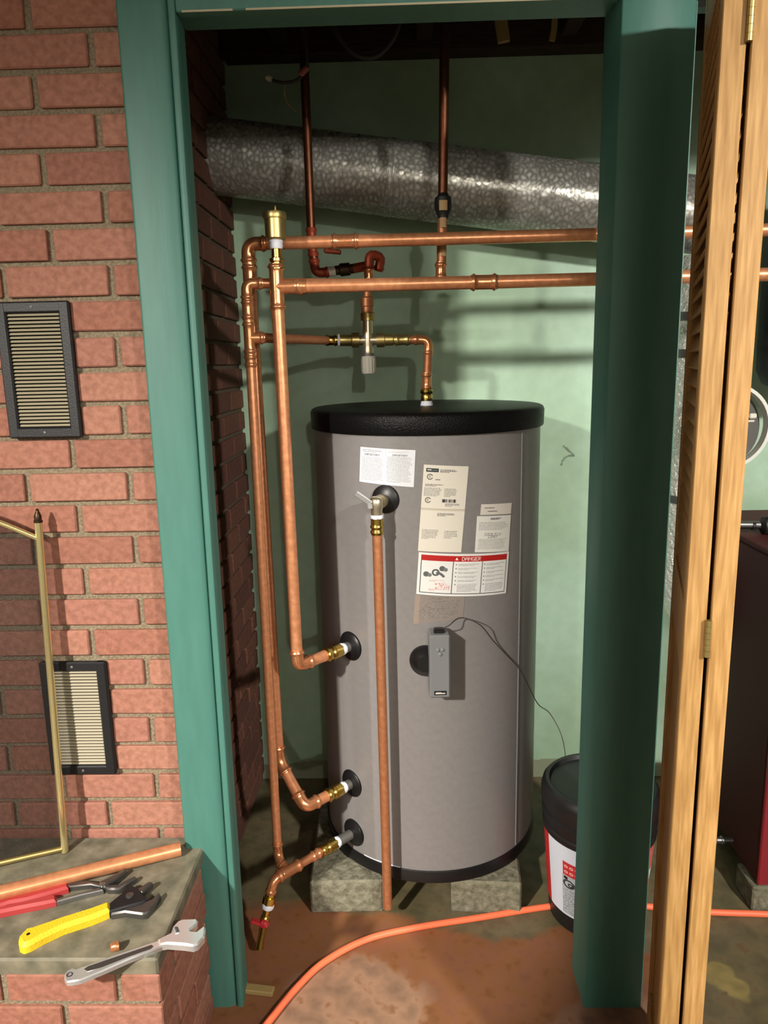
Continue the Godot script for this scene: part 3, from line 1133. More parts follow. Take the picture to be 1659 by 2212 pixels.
	lines(im, 14, 356, 92, 8, 7, 4, rgb(140, 136, 128))
	lines(im, 136, 360, 80, 5, 9, 4, rgb(120, 118, 112))
	sticker("rating_sticker", Vector2(-3.2, 1.216), Vector2(16.9, 1.208), Vector2(13.4, 1.0), Vector2(-6.3, 1.007), print_mat("rating", im), t, 0.0012, "tall cream rating sticker in two halves")
	im = paper(180, 70, rgb(222, 216, 206))
	lines(im, 20, 22, 132, 1, 6, 6, ink)
	lines(im, 38, 44, 110, 1, 6, 6, ink)
	sticker("small_sticker", Vector2(23.1, 1.114), Vector2(41.0, 1.107), Vector2(40.5, 1.080), Vector2(22.6, 1.088), print_mat("strip", im), t)
	im = paper(200, 216, rgb(230, 228, 222))
	lines(im, 74, 12, 70, 2, 6, 5, ink)
	lines(im, 14, 38, 172, 7, 7, 3, rgb(140, 140, 140))
	write(im, "SIDE", 46, 102, 2.2, ink)
	write(im, "FLU", 104, 102, 2.2, ink)
	write(im, "LIMIT", 68, 118, 1.8, ink)
	lines(im, 16, 138, 168, 9, 7, 3, rgb(150, 150, 150))
	sticker("caution_sticker", Vector2(21.0, 1.086), Vector2(40.5, 1.077), Vector2(39.2, 0.986), Vector2(19.9, 0.997), print_mat("caution", im), t)
	im = paper(512, 244, rgb(232, 232, 230))
	im.fill_rect(Rect2i(14, 12, 484, 220), rgb(60, 62, 66))
	im.fill_rect(Rect2i(18, 16, 476, 212), rgb(232, 232, 230))
	im.fill_rect(Rect2i(14, 12, 484, 32), rgb(182, 30, 28))
	for k in 16:
		im.fill_rect(Rect2i(196 - k / 2, 20 + k, k + 1, 1), rgb(240, 236, 232))
	write(im, "DANGER", 224, 18, 3.0, rgb(240, 236, 232))
	im.fill_rect(Rect2i(178, 44, 4, 186), rgb(60, 62, 66))
	im.fill_rect(Rect2i(338, 44, 4, 186), rgb(60, 62, 66))
	# tap with two round handles, steam and a red splash
	disc(im, 44, 122, 15, rgb(96, 98, 98))
	disc(im, 62, 126, 11, rgb(120, 122, 122))
	disc(im, 124, 86, 15, rgb(96, 98, 98))
	disc(im, 142, 92, 11, rgb(120, 122, 122))
	disc(im, 92, 110, 20, rgb(86, 88, 90), 11)
	for k in 34:
		disc(im, 100 + k, 112 + k * k / 60.0, 7, rgb(100, 102, 104))
	for k in 60:
		disc(im, rng.randf_range(92, 166), rng.randf_range(168, 206), rng.randf_range(1, 4), rgb(206, 110, 100).lerp(rgb(226, 190, 186), rng.randf()))
	lines(im, 62, 154, 80, 2, 6, 3, rgb(206, 170, 160))
	lines(im, 62, 206, 76, 2, 7, 4, rgb(214, 160, 152))
	for c in [[192, 130], [350, 136]]:
		var yy := 58
		for k in 6:
			disc(im, c[0] + 4, yy + 3, 3, ink)
			var cnt := 2 if k < 5 else 7
			lines(im, c[0] + 16, yy, c[1] - 16, cnt, 7, 3, rgb(130, 130, 132))
			yy += 14 + 7 * (cnt - 1) + 2
	sticker("danger_sticker", Vector2(-5.9, 1.004), Vector2(39.5, 0.985), Vector2(37.7, 0.878), Vector2(-7.3, 0.899), print_mat("danger", im), t, 0.0016, "white warning sticker headed DANGER on a red band")
	im = paper(256, 160, rgb(140, 130, 124))
	im.fill_rect(Rect2i(0, 0, 26, 160), rgb(156, 140, 128))
	lines(im, 70, 12, 110, 2, 8, 5, rgb(106, 100, 96))
	lines(im, 24, 34, 220, 10, 11, 5, rgb(108, 102, 98))
	sticker("faded_sticker", Vector2(-7.8, 0.896), Vector2(15.4, 0.893), Vector2(14.3, 0.832), Vector2(-8.8, 0.822), print_mat("faded", im), t, 0.0008, "faded clear sticker with brown print")
	sticker("bare_chip", Vector2(-38.0, 0.1415), Vector2(-17.0, 0.1405), Vector2(-17.0, 0.1375), Vector2(-38.0, 0.1375), M.tape, t, 0.0012, "white chipped paint along the lower edge")
	# thermostat housing
	var out := tank_out(2.4)
	var right := Vector3.UP.cross(out).normalized()
	var bs := Basis(right, Vector3.UP, out)
	var c := on_tank(2.4, 0.734, TR + 0.032)
	b = MB.new()
	b.box(c, V(0.050, 0.160, 0.056), 0.004, bs)
	var box := put("control_box", b, M.control_grey, t)
	im = paper(96, 32, rgb(26, 28, 30))
	im.fill_rect(Rect2i(10, 15, 76, 9), rgb(214, 210, 200))
	im.fill_rect(Rect2i(16, 11, 40, 5), rgb(214, 210, 200))
	b = MB.new()
	var f := c + out * 0.0285 + V(0, -0.066, 0)
	b.rect(f - right * 0.015 + V(0, 0.0055, 0), f + right * 0.015 + V(0, 0.0055, 0), f + right * 0.015 - V(0, 0.0055, 0), f - right * 0.015 - V(0, 0.0055, 0), out)
	put("badge", b, print_mat("badge", im), box)
	for q in [[-0.0055, 0.044], [0.0055, 0.044], [0.0, 0.033]]:
		turned(box, "button", c + out * 0.0275 + right * q[0] + V(0, q[1], 0), out, "0,0 4.6,0 4.6,2.5 3.2,3.6 0,3.8", M.control_grey, 0.001, 20)
	b = MB.new()
	b.box(c + V(0, 0.084, 0.004), V(0.026, 0.012, 0.02), 0.003, bs)
	put("cable_gland", b, M.rubber, t)
	# sensor lead from the housing over to the bucket
	b = MB.new()
	var s := [c + V(0.002, 0.086, 0.004), c + V(0.022, 0.10, 0.016), on_tank(12, 0.842, TR + 0.022), on_tank(20, 0.822, TR + 0.03), on_tank(29, 0.765, TR + 0.010), on_tank(38, 0.715, TR + 0.003), on_tank(49, 0.655, TR + 0.0035), on_tank(60, 0.58, TR + 0.004), on_tank(74, 0.50, TR + 0.012), V(0.42, 0.44, -2.0), V(0.455, 0.36, -1.98), V(0.47, 0.2, -2.0), V(0.46, 0.008, -2.05)]
	b.tube(spline(s, 8), 0.0013, 8)
	var o := put("sensor_wire", b, M.cable_grey, self)
	tag(o, "thin dark wire running from the tank's control box across the jacket to the bucket", "wire")
	# blocks below the tank
	for q in [[-0.172, -1.935, 0.196, "cracked concrete block under the front left of the tank"], [0.219, -1.93, 0.186, "concrete block under the front right of the tank, beside the bucket"]]:
		var kb := thing("concrete_block", q[3], "concrete block", V(q[0], 0, q[1]), "blocks under the tank")
		b = MB.new()
		b.box(V(q[0], 0.0485, q[1]), V(q[2], 0.097, 0.395), 0.005, Basis(Vector3.UP, deg_to_rad(1.5 if q[0] < 0 else -4.0)))
		put("block", b, M.concrete_block, kb)

# ---------------------------------------------------------------- copper
func build_pipes() -> void:
	var R := 0.0143
	var r := 0.0111
	# lower heating loop: along the front of the closet, tee, riser, into the tank's upper left port
	var P := on_tank(-43.4, 0.734)
	var o := tank_out(-43.4)
	var bx := V(-0.270, 1.620, -1.689)
	var bb := V(-0.262, 0.734, -1.682)
	var t := thing("copper_riser", "thick copper pipe from the lower horizontal run down to the tank's upper left port", "pipe", V(-0.27, 0.734, -1.689))
	pipe(t, bx + V(0.05, 0, 0), V(0.19, 1.62, -1.689), R, M.copper)
	pipe(t, V(0.19, 1.62, -1.689), V(1.30, 1.624, -1.689), R, M.copper)
	coupling(t, V(0.185, 1.62, -1.689), Vector3.RIGHT, 0.058, R, M.copper_fitting)
	tee(t, bx, Vector3.UP, 0.098, Vector3.RIGHT, 0.066, R, R, M.copper_fitting)
	run(t, [bx - V(0, 0.04, 0), bb, P + o * 0.075], R, 0.022, M.copper, M.copper_fitting)
	brass_adapter(t, P + o * 0.088, -o, 0.052, R)
	turned(t, "thread_tape", P + o * 0.036, -o, "0,0 15,0 16,3 15.4,9 14,14 0,14", M.tape)
	# upper heating loop
	t = thing("copper_loop", "thick copper pipe of the upper horizontal run, going down to the tank's middle left port", "pipe", V(-0.345, 0.4, -1.775))
	P = on_tank(-45.7, 0.337)
	o = tank_out(-45.7)
	run(t, [V(1.30, 1.728, -1.775), V(-0.346, 1.725, -1.775), V(-0.337, 0.432, -1.775), V(-0.263, 0.337, -1.706), P + o * 0.07], R, 0.022, M.copper, M.copper_fitting)
	coupling(t, V(-0.122, 1.7255, -1.775), Vector3.RIGHT, 0.062, R, M.copper_fitting)
	coupling(t, V(-0.345, 1.655, -1.775), Vector3.UP, 0.05, R, M.copper_fitting)
	brass_adapter(t, P + o * 0.088, -o, 0.05, R)
	turned(t, "thread_tape", P + o * 0.038, -o, "0,0 15,0 16,3 15.4,9 14,14 0,14", M.tape)
	# cold feed: from the ceiling, behind the lower run, down the left, to the drain tee
	P = on_tank(-45.1, 0.19)
	o = tank_out(-45.1)
	t = thing("cold_feed_pipe", "thinner copper pipe down the left beside the riser, ending in the drain tee", "pipe", V(-0.339, 0.19, -1.705))
	var cz := -1.713
	run(t, [V(0.098, 1.63, -1.80), V(-0.342, 1.632, cz), V(-0.339, 0.205, cz + 0.01), V(-0.328, 0.19, -1.68)], r, 0.016, M.copper, M.copper_fitting)
	coupling(t, V(-0.342, 1.575, cz), Vector3.UP, 0.045, r, M.copper_fitting)
	tee(t, V(-0.342, 1.513, cz), Vector3.UP, 0.072, V(1, 0, -0.3), 0.034, r, r, M.copper_fitting)
	coupling(t, V(-0.342, 1.462, cz), Vector3.UP, 0.03, r, M.copper_fitting)
	b_label(t)
	tee(t, V(-0.305, 0.19, -1.658), o, 0.07, V(-0.7, 0.0, -0.7), 0.03, r * 1.15, r, M.brown_copper)
	pipe(t, P + o * 0.10, P + o * 0.19, r, M.brown_copper)
	coupling(t, P + o * 0.135, o, 0.03, r, M.copper_fitting)
	brass_adapter(t, P + o * 0.118, -o, 0.052, r * 1.15)
	turned(t, "thread_tape", P + o * 0.070, -o, "0,0 15,0 16,3 15.4,9 14,14 0,14", M.tape)
	# drain cock
	var q := P + o * 0.269
	var dn := (o * cos(deg_to_rad(72)) + Vector3.DOWN * sin(deg_to_rad(72))).normalized()
	fitting(t, "elbow", rounded([P + o * 0.235, q, q + dn * 0.035], 0.018), r, M.copper_fitting)
	var v := thing("drain_valve", "brass drain cock with a red handle hanging just above the floor by the left jamb", "valve", q + dn * 0.14)
	pipe(v, q + dn * 0.02, q + dn * 0.06, r * 1.05, M.brass, "press_collar")
	hexnut(v, "hexagon", q + dn * 0.052, dn, 0.018, 0.0165, M.brass)
	turned(v, "thread_tape", q + dn * 0.060, dn, "0,0 14.5,0 15.5,4 15,10 13,13 0,13", M.tape)
	turned(v, "valve_body", q + dn * 0.070, dn, "0,0 9,0 9,20 11,22 12,30 12,40 9,44 9,48 0,48", M.brass)
	var hb := MB.new()
	var side := V(-0.80, 0.10, -0.2).normalized()
	var hc := q + dn * 0.105 + V(0.0, 0.004, 0.014)
	hb.box(hc + side * 0.010, V(0.046, 0.008, 0.017), 0.003, Basis(side, Vector3.UP, side.cross(Vector3.UP)).orthonormalized())
	hb.box(hc, V(0.02, 0.02, 0.016), 0.005, Basis(side, Vector3.UP, side.cross(Vector3.UP)).orthonormalized())
	put("handle", hb, M.valve_red, v)
	var sp := MB.new()
	sp.tube(rounded([q + dn * 0.112, q + dn * 0.140, q + dn * 0.150 + o * 0.006 + V(0, -0.022, 0)], 0.01), [0.0095, 0.0095, 0.0085, 0.0085, 0.0085, 0.0085, 0.0085, 0.0085, 0.0105], 18)
	put("spout", sp, M.brass, v)
	# air vent on top of the tee
	v = thing("air_vent", "brass bottle shaped air vent on top of the copper tee", "air vent", V(-0.268, 1.668, -1.689))
	var at := V(-0.2675, 0, -1.689)
	turned(v, "neck", at, Vector3.UP, "0,1645 12,1645 13,1656 16.5,1658 16.5,1664 13,1666 13,1672 15.6,1674 15.6,1680 11,1682 10,1706 0,1706", M.brass)
	turned(v, "thread_tape", at, Vector3.UP, "0,1700 13,1700 15,1706 14,1712 16,1716 13,1720 0,1720", M.tape)
	turned(v, "body", at, Vector3.UP, "0,1719 19,1719 22,1722 22.3,1762 0,1763", M.dull_brass, 0.001, 40)
	turned(v, "lid", at, Vector3.UP, "22,1761 24.6,1762 25.2,1765 25.2,1773 24,1775.5 7,1777 0,1777", M.dull_brass, 0.001, 40)
	turned(v, "vent_screw", at + V(0.002, 0, 0), Vector3.UP, "0,1776 3.6,1776 3.2,1783 2.6,1788 0,1789", M.brass)
	# cold branch to the mixing valve
	var mz := -2.0
	var mc := V(-0.085, 1.5115, mz)
	t = thing("branch_pipe", "short horizontal copper pipe from the left riser to the mixing valve", "pipe", V(-0.25, 1.5125, -1.85))
	pipe(t, V(-0.312, 1.513, cz - 0.009), V(-0.19, 1.5127, mz + 0.012), r, M.brown_copper)
	v = thing("mixing_valve", "nickel and brass thermostatic mixing valve with a grey knob below", "mixing valve", mc)
	var wd := (V(-0.19, 1.5127, mz + 0.012) - mc).normalized()
	coupling(v, mc + wd * 0.097, wd, 0.034, r * 1.05, M.brass, "press_collar")
	turned(v, "thread_tape", mc + wd * 0.074, wd, "0,0 14,0 16.5,2 16.5,5 14,7 0,7", M.tape)
	turned(v, "tail_piece", mc + wd * 0.042, wd, "0,0 14,0 15,4 15,32 0,33", M.dull_brass)
	hexnut(v, "union_nut", mc + wd * 0.034, wd, 0.02, 0.020, M.dull_brass)
	hexnut(v, "union_nut", mc + V(0.034, 0, 0), Vector3.RIGHT, 0.022, 0.020, M.dull_brass)
	turned(v, "tail_piece", mc + V(0.044, 0, 0), Vector3.RIGHT, "0,0 15.5,0 15,22 12.5,24 12.5,34 0,35", M.dull_brass)
	turned(v, "valve_body", V(mc.x, 0, mz), Vector3.UP, "0,1478 14,1478 14.5,1484 13.5,1492 14,1498 14,1526 13.6,1536 13.2,1562 0,1562", M.nickel, 0.001, 36)
	var cb := MB.new()
	cb.tube([mc - V(0.032, 0, 0), mc + V(0.032, 0, 0)], 0.0125, 24)
	put("cross_body", cb, M.nickel, v)
	hexnut(v, "union_nut", V(mc.x, 1.571, mz), Vector3.UP, 0.02, 0.0205, M.dull_brass)
	turned(v, "tail_piece", V(mc.x, 0, mz), Vector3.UP, "0,1580 15,1580 15,1596 17,1598 17,1618 13,1622 0,1622", M.brown_copper)
	turned(v, "stem_collar", V(mc.x, 0, mz), Vector3.UP, "0,1468 15,1468 15.5,1478 0,1479", M.dull_steel)
	var kb := MB.new()
	kb.lathe(Array(nums("0,1425 17.5,1425 18.6,1428 19,1466 17.5,1470 0,1471", 0.001)), Transform3D(Basis.IDENTITY, V(mc.x, 0, mz)), 36)
	for k in 14:
		var a := TAU * k / 14
		kb.box(V(mc.x + sin(a) * 0.0188, 1.447, mz + cos(a) * 0.0188), V(0.004, 0.036, 0.002), 0.0006, Basis(Vector3.UP, a))
	put("knob", kb, M.knob_grey, v)
	# hot outlet from the top of the tank
	t = thing("hot_outlet_pipe", "short copper pipe rising from the tank's cap and bending left to the mixing valve", "pipe", V(0.07, 1.338, mz))
	turned(t, "thread_tape", V(0.068, 1.337, mz), Vector3.UP, "0,0 17,0 16.5,4 14,14 0,15", M.tape)
	turned(t, "brass_adapter", V(0.068, 0, mz), Vector3.UP, "0,1350 15,1350 16,1356 16,1364 14,1368 17,1372 17,1378 13,1382 0,1382", M.brass)
	coupling(t, V(0.0685, 1.402, mz), Vector3.UP, 0.045, r * 1.05, M.copper_fitting)
	run(t, [V(0.068, 1.38, mz), V(0.0745, 1.5095, mz), V(-0.02, 1.5105, mz)], r, 0.02, M.brown_copper, M.copper_fitting)
	coupling(t, V(0.005, 1.5103, mz), Vector3.RIGHT, 0.04, r * 1.1, M.dull_brass, "press_collar")
	# tempered outlet going up behind the runs
	t = thing("tempered_pipe", "copper pipe rising from the mixing valve behind the horizontal runs, with red soldered joints", "pipe", V(-0.08, 1.62, mz))
	pipe(t, V(mc.x, 1.615, mz), V(-0.078, 1.70, mz), r, M.brown_copper)
	coupling(t, V(-0.079, 1.672, mz), Vector3.UP, 0.045, r * 1.05, M.copper_fitting)
	fitting(t, "elbow", rounded([V(-0.0785, 1.685, mz), V(-0.076, 1.728, mz), V(-0.045, 1.722, mz - 0.02), V(-0.055, 1.69, mz - 0.03)], 0.014), r, M.red_copper)
	pipe(t, V(-0.085, 1.70, mz - 0.012), V(-0.125, 1.692, mz), r * 1.1, M.red_copper)
	turned(t, "check_valve", V(-0.118, 1.693, mz), V(-1, -0.08, 0), "0,0 12,0 12,8 16,10 16.5,34 12,38 12,48 0,48", M.bronze_dark)
	turned(t, "white_sleeve", V(-0.164, 1.688, mz), V(-1, -0.06, 0), "0,0 12.5,0 12.5,20 0,20", M.white_plastic)
	run(t, [V(-0.18, 1.686, mz), V(-0.217, 1.684, mz), V(-0.224, 1.76, mz), V(-0.227, 2.43, mz)], r, 0.016, M.old_copper, M.red_copper)
	var rb := MB.new()
	rb.box(V(-0.172, 1.738, mz - 0.01), V(0.045, 0.012, 0.014), 0.003, Basis(Vector3.BACK, -0.12))
	put("stop_handle", rb, M.red_copper, t)
	# cold main from the ceiling with a dark check valve
	t = thing("cold_main", "dark copper pipe dropping from the ceiling in front of the duct, with a black valve", "pipe", V(0.10, 1.65, -1.83))
	var zc := -1.83
	pipe(t, V(0.1145, 2.43, zc), V(0.104, 1.83, zc), r, M.old_copper)
	turned(t, "check_valve", V(0.1045, 1.835, zc), Vector3.DOWN, "0,0 11,0 13,6 19,10 20,18 20,34 17,42 13,50 13,56 0,56", M.dark_metal)
	pipe(t, V(0.103, 1.79, zc), V(0.0985, 1.632, zc), r * 1.02, M.brown_copper)
	coupling(t, V(0.0985, 1.662, zc), Vector3.UP, 0.04, r * 1.02, M.copper_fitting)
	for k in [[1.805, 0.020], [1.768, 0.0152], [1.705, 0.0135]]:
		var lb := MB.new()
		lb.lathe([Vector2(k[1] + 0.0004, -0.011), Vector2(k[1] + 0.0006, 0.011)], Transform3D(Basis.IDENTITY, V(0.1035, k[0], zc)), 10, -0.45, 0.5)
		put("paper_tag", lb, M.cable_tan, t)
	# relief valve on the tank and its discharge pipe
	var f := on_tank(-21.0, 1.131)
	var fo := tank_out(-21.0)
	v = thing("relief_valve", "pale brass relief valve with a silver lever on the front of the tank", "valve", f)
	var c := f + fo * 0.056
	turned(v, "inlet", f, fo, "0,0 14,0 14,20 16.5,22 16.5,36 0,36", M.nickel)
	turned(v, "valve_body", c + V(0, 0.008, 0), Vector3.DOWN, "0,-8 9,-8 14,-4 16,2 16,16 13.5,24 13.5,36 0,36", M.nickel)
	turned(v, "bonnet", c - fo * 0.006, (fo + V(-0.35, 0.15, 0)).normalized(), "0,0 14.5,0 15,8 13.5,14 9,17 0,18", M.nickel)
	var lv := MB.new()
	var ld := V(-0.78, 0.60, 0.12).normalized()
	lv.box(c + fo * 0.017 + ld * 0.022 + V(-0.006, 0.002, 0), V(0.046, 0.005, 0.013), 0.0015, Basis(ld, ld.cross(fo).normalized().cross(ld) * -1.0, ld.cross(fo).normalized()).orthonormalized())
	lv.box(c + fo * 0.018 + V(-0.008, -0.004, 0), V(0.012, 0.012, 0.008), 0.002)
	put("lever", lv, M.chrome, v)
	var dp := V(c.x + 0.0, 1.1, c.z)
	turned(v, "thread_tape", dp + V(0, 0.004, 0), Vector3.DOWN, "0,0 13.5,0 14.5,3 14,9 0,9", M.tape)
	t = thing("discharge_pipe", "single upright copper discharge pipe down the front of the tank", "pipe", V(-0.056, 0.054, -1.69))
	hexnut(t, "hexagon", dp + V(0, -0.012, 0), Vector3.UP, 0.016, 0.0158, M.brass)
	coupling(t, dp + V(0, -0.031, 0), Vector3.UP, 0.026, r * 1.12, M.brass, "press_collar")
	pipe(t, dp + V(0, -0.03, 0), V(-0.0565, 0.054, c.z), r * 1.08, M.brown_copper)

func b_label(t: Node3D) -> void:
	# printed paper band on the left pipe
	var im := paper(32, 96, rgb(196, 176, 150))
	lines(im, 6, 10, 20, 10, 8, 4, rgb(80, 70, 60))
	var lb := MB.new()
	lb.lathe([Vector2(0.0115, 1.185), Vector2(0.0115, 1.235)], Transform3D(Basis.IDENTITY, V(-0.3413, 0, -1.711)), 10, -0.75, 0.6)
	put("paper_band", lb, print_mat("band", im), t)

# ---------------------------------------------------------------- duct, boiler, bucket, hose
func build_duct_and_boiler() -> void:
	var t := thing("duct", "round galvanised sheet metal duct sloping across the closet below the ceiling", "duct", V(0.1, 1.94, -2.2))
	var a := V(-0.52, 2.030, -2.215)
	var c := V(0.86, 1.832, -2.2)
	var d := (c - a).normalized()
	var mid := a + d * 0.52
	for q in [[a, mid, 0.1], [mid - d * 0.03, c, 0.1012]]:
		var b := MB.new()
		b.tube([q[0], q[1]], q[2], 56, false)
		put("duct_section", b, M.galvanised, t)
	for k in [0.50, 0.515]:
		var b := MB.new()
		b.tube([a + d * (k - 0.003), a + d * k, a + d * (k + 0.003)], [0.1012, 0.1032, 0.1012], 56, false)
		put("crimp", b, M.galvanised, t)
	# flue down to the boiler behind the louvred doors
	t = thing("flue_pipe", "upright galvanised flue pipe seen between the post and the louvred door", "flue", V(0.86, 0.70, -2.15))
	var b := MB.new()
	b.tube(rounded([V(0.862, 1.72, -2.15), V(0.862, 0.70, -2.15), V(1.03, 0.70, -2.15)], 0.1), 0.095, 48, false)
	put("flue_section", b, M.foil, t)
	for y in [1.56, 1.46, 1.05]:
		b = MB.new()
		b.tube([V(0.862, y - 0.012, -2.15), V(0.862, y - 0.01, -2.15), V(0.862, y + 0.01, -2.15), V(0.862, y + 0.012, -2.15)], [0.095, 0.099, 0.099, 0.095], 48, false)
		put("joint_band", b, M.steel, t)
	b = MB.new()
	b.tube([V(1.0, 0.70, -2.15), V(1.035, 0.70, -2.15)], 0.0995, 48)
	put("collar", b, M.galvanised, t)
	b = MB.new()
	b.lathe([Vector2(0.108, 0.0), Vector2(0.116, 0.0), Vector2(0.117, 0.03), Vector2(0.108, 0.03), Vector2(0.108, 0.0)], axis(V(0.889, 1.262, -2.07), Vector3.BACK), 48)
	var dr := put("regulator_ring", b, M.white_enamel, t)
	dr.set_meta("label", "white round draught regulator ring")
	b = MB.new()
	b.lathe([Vector2(0, 0.0), Vector2(0.100, 0.0), Vector2(0.104, 0.008), Vector2(0, 0.010)], axis(V(0.889, 1.262, -2.062), V(0.25, 0.1, 1)), 48)
	put("regulator_plate", b, M.dull_steel, t)
	b = MB.new()
	b.box(V(0.955, 1.29, -2.045), V(0.02, 0.014, 0.012), 0.003)
	b.tube([V(0.89, 1.275, -2.045), V(0.96, 1.276, -2.045)], 0.003, 10)
	put("regulator_weight", b, M.white_plastic, t)
	# boiler
	t = thing("boiler", "dark red sheet metal boiler at the right edge, behind the doors", "boiler", V(1.25, 0.07, -2.05))
	b = MB.new()
	b.box(V(1.245, 0.515, -2.04), V(0.645, 0.88, 0.57), 0.006)
	put("jacket", b, M.boiler_dark, t)
	b = MB.new()
	b.box(V(1.25, 0.515, -1.75), V(0.655, 0.88, 0.012), 0.003)
	put("front_panel", b, M.boiler_red, t)
	b = MB.new()
	b.box(V(1.245, 0.962, -2.04), V(0.65, 0.014, 0.59), 0.003)
	put("top_panel", b, M.boiler_dark, t)
	turned(t, "side_drain", V(0.925, 0.10, -1.9), V(-1, 0, 0), "0,0 8,0 8,26 12,28 12,34 9,36 9,48 14,52 14,84 10,90 0,90", M.steel)
	for q in [[0.955, -1.79], [1.53, -1.79], [0.955, -2.29], [1.53, -2.29]]:
		b = MB.new()
		b.box(V(q[0], 0.0365, q[1]), V(0.09, 0.073, 0.10), 0.004)
		put("block_foot", b, M.concrete_block, t)
	turned(t, "top_pipe", V(0.90, 0.994, -2.0), V(1, 0, 0), "0,0 9,0 9,52 12,54 12,62 9,64 9,76 24,84 28,120 28,400 0,400", M.dark_metal)
	b = MB.new()
	b.tube([V(0.88, 0.998, -2.0), V(0.975, 0.996, -2.0)], 0.0102, 16)
	put("drain_stub", b, M.steel, t)
	# expansion tank, dark, above the boiler
	t = thing("expansion_tank", "black expansion tank hanging above the boiler, right of the doors", "tank", V(1.13, 1.28, -2.1))
	turned(t, "shell", V(1.13, 1.34, -2.12), Vector3.UP, "0,0 60,6 110,30 128,70 130,150 130,430 128,500 110,540 60,566 0,572", M.black_enamel, 0.001, 40)
	pipe(t, V(1.13, 1.90, -2.12), V(1.13, 2.43, -2.12), 0.012, M.old_copper, "hanger_pipe")
	var im := paper(32, 32, rgb(120, 116, 104))
	b = MB.new()
	b.lathe([Vector2(0.1308, 1.47), Vector2(0.1308, 1.52)], Transform3D(Basis.IDENTITY, V(1.13, 0, -2.12)), 8, -0.75, -0.3)
	put("paper_tag", b, print_mat("tank_tag", im), t)
	# bucket behind the post
	build_bucket(V(0.500, 0, -1.752))
	# orange hose across the floor
	b = MB.new()
	var y := 0.0085
	b.tube(spline([V(-0.42, y, -1.15), V(-0.37, y, -1.29), V(-0.318, y, -1.395), V(-0.268, y, -1.487), V(-0.210, y, -1.563), V(-0.110, y, -1.635), V(0.020, y, -1.676), V(0.19, y, -1.711), V(0.369, y, -1.749), V(0.50, y, -1.765), V(0.62, y, -1.752), V(0.71, y, -1.740), V(0.79, y, -1.729), V(0.95, y, -1.720), V(1.25, y, -1.70), V(1.6, y, -1.60)], 12), 0.0082, 14)
	var o := put("orange_hose", b, M.orange_hose, self)
	tag(o, "orange hose curving over the concrete floor in front of the tank", "hose")

func build_bucket(c: Vector3) -> void:
	var t := thing("bucket", "round bucket with red and white label and black ribbed lid, half hidden behind the post", "bucket", c)
	var up := Transform3D(Basis.IDENTITY, c)
	var b := MB.new()
	b.lathe([Vector2(0, 0.001), Vector2(0.119, 0.001), Vector2(0.122, 0.004), Vector2(0.1245, 0.045), Vector2(0.143, 0.30)], up, 56)
	put("pail", b, M.bucket_black, t)
	# printed sleeve, -100 to 100 degrees as seen from the room
	var im := paper(400, 240, rgb(214, 222, 234))
	var px := func(deg: float) -> int: return int((deg + 110.0) * 400.0 / 220.0)
	im.fill_rect(Rect2i(0, 0, px.call(-77.0), 240), rgb(190, 44, 44))
	im.fill_rect(Rect2i(px.call(-53.0), 60, 110, 44), rgb(196, 50, 54))
	for k in 6:
		disc(im, px.call(-49.0) + (k % 3) * 12, 74 + (k / 3) * 18, 4.5, rgb(232, 176, 172), 1.5)
	im.fill_rect(Rect2i(px.call(-54.0), 104, 110, 130), rgb(176, 184, 190))
	disc(im, px.call(-50.0), 112, 5, rgb(30, 32, 34))
	disc(im, px.call(-46.0), 130, 14, rgb(60, 66, 72), 9)
	disc(im, px.call(-44.0), 132, 6, rgb(40, 44, 50), 3)
	for k in 500:
		im.fill_rect(Rect2i(px.call(-54.0) + rng.randi_range(0, 100), 150 + rng.randi_range(0, 80), 2, 2), rgb(120, 126, 130))
	im.fill_rect(Rect2i(px.call(20.0), 10, 130, 230), rgb(196, 78, 76))
	for k in 46:
		im.fill_rect(Rect2i(px.call(30.0) + 30 - k / 2, 96 + k, 40, 1), rgb(232, 230, 222))
	for k in 5:
		disc(im, px.call(44.0) + k * 4, 108 + k * 3, 4, rgb(40, 42, 34))
	lines(im, px.call(46.0), 30, 60, 6, 10, 3, rgb(220, 130, 124))
	b = MB.new()
	b.lathe([Vector2(0.1259, 0.050), Vector2(0.1412, 0.262)], up, 48, deg_to_rad(-110), deg_to_rad(110))
	for i in b.uv.size():
		b.uv[i] = Vector2(b.uv[i].x, 1.0 - b.uv[i].y)
	put("label", b, print_mat("bucket_label", im), t)
	b = MB.new()
	b.lathe([Vector2(0.1396, 0.255), Vector2(0.1439, 0.256), Vector2(0.1449, 0.27), Vector2(0.1406, 0.274), Vector2(0.1406, 0.29), Vector2(0.1463, 0.293), Vector2(0.1472, 0.306), Vector2(0.1420, 0.31), Vector2(0.1420, 0.325), Vector2(0.1487, 0.329), Vector2(0.1496, 0.355), Vector2(0.1458, 0.372), Vector2(0.1382, 0.380), Vector2(0.1296, 0.380), Vector2(0.1248, 0.370), Vector2(0, 0.371)], up, 64)
	put("lid", b, M.bucket_black, t)

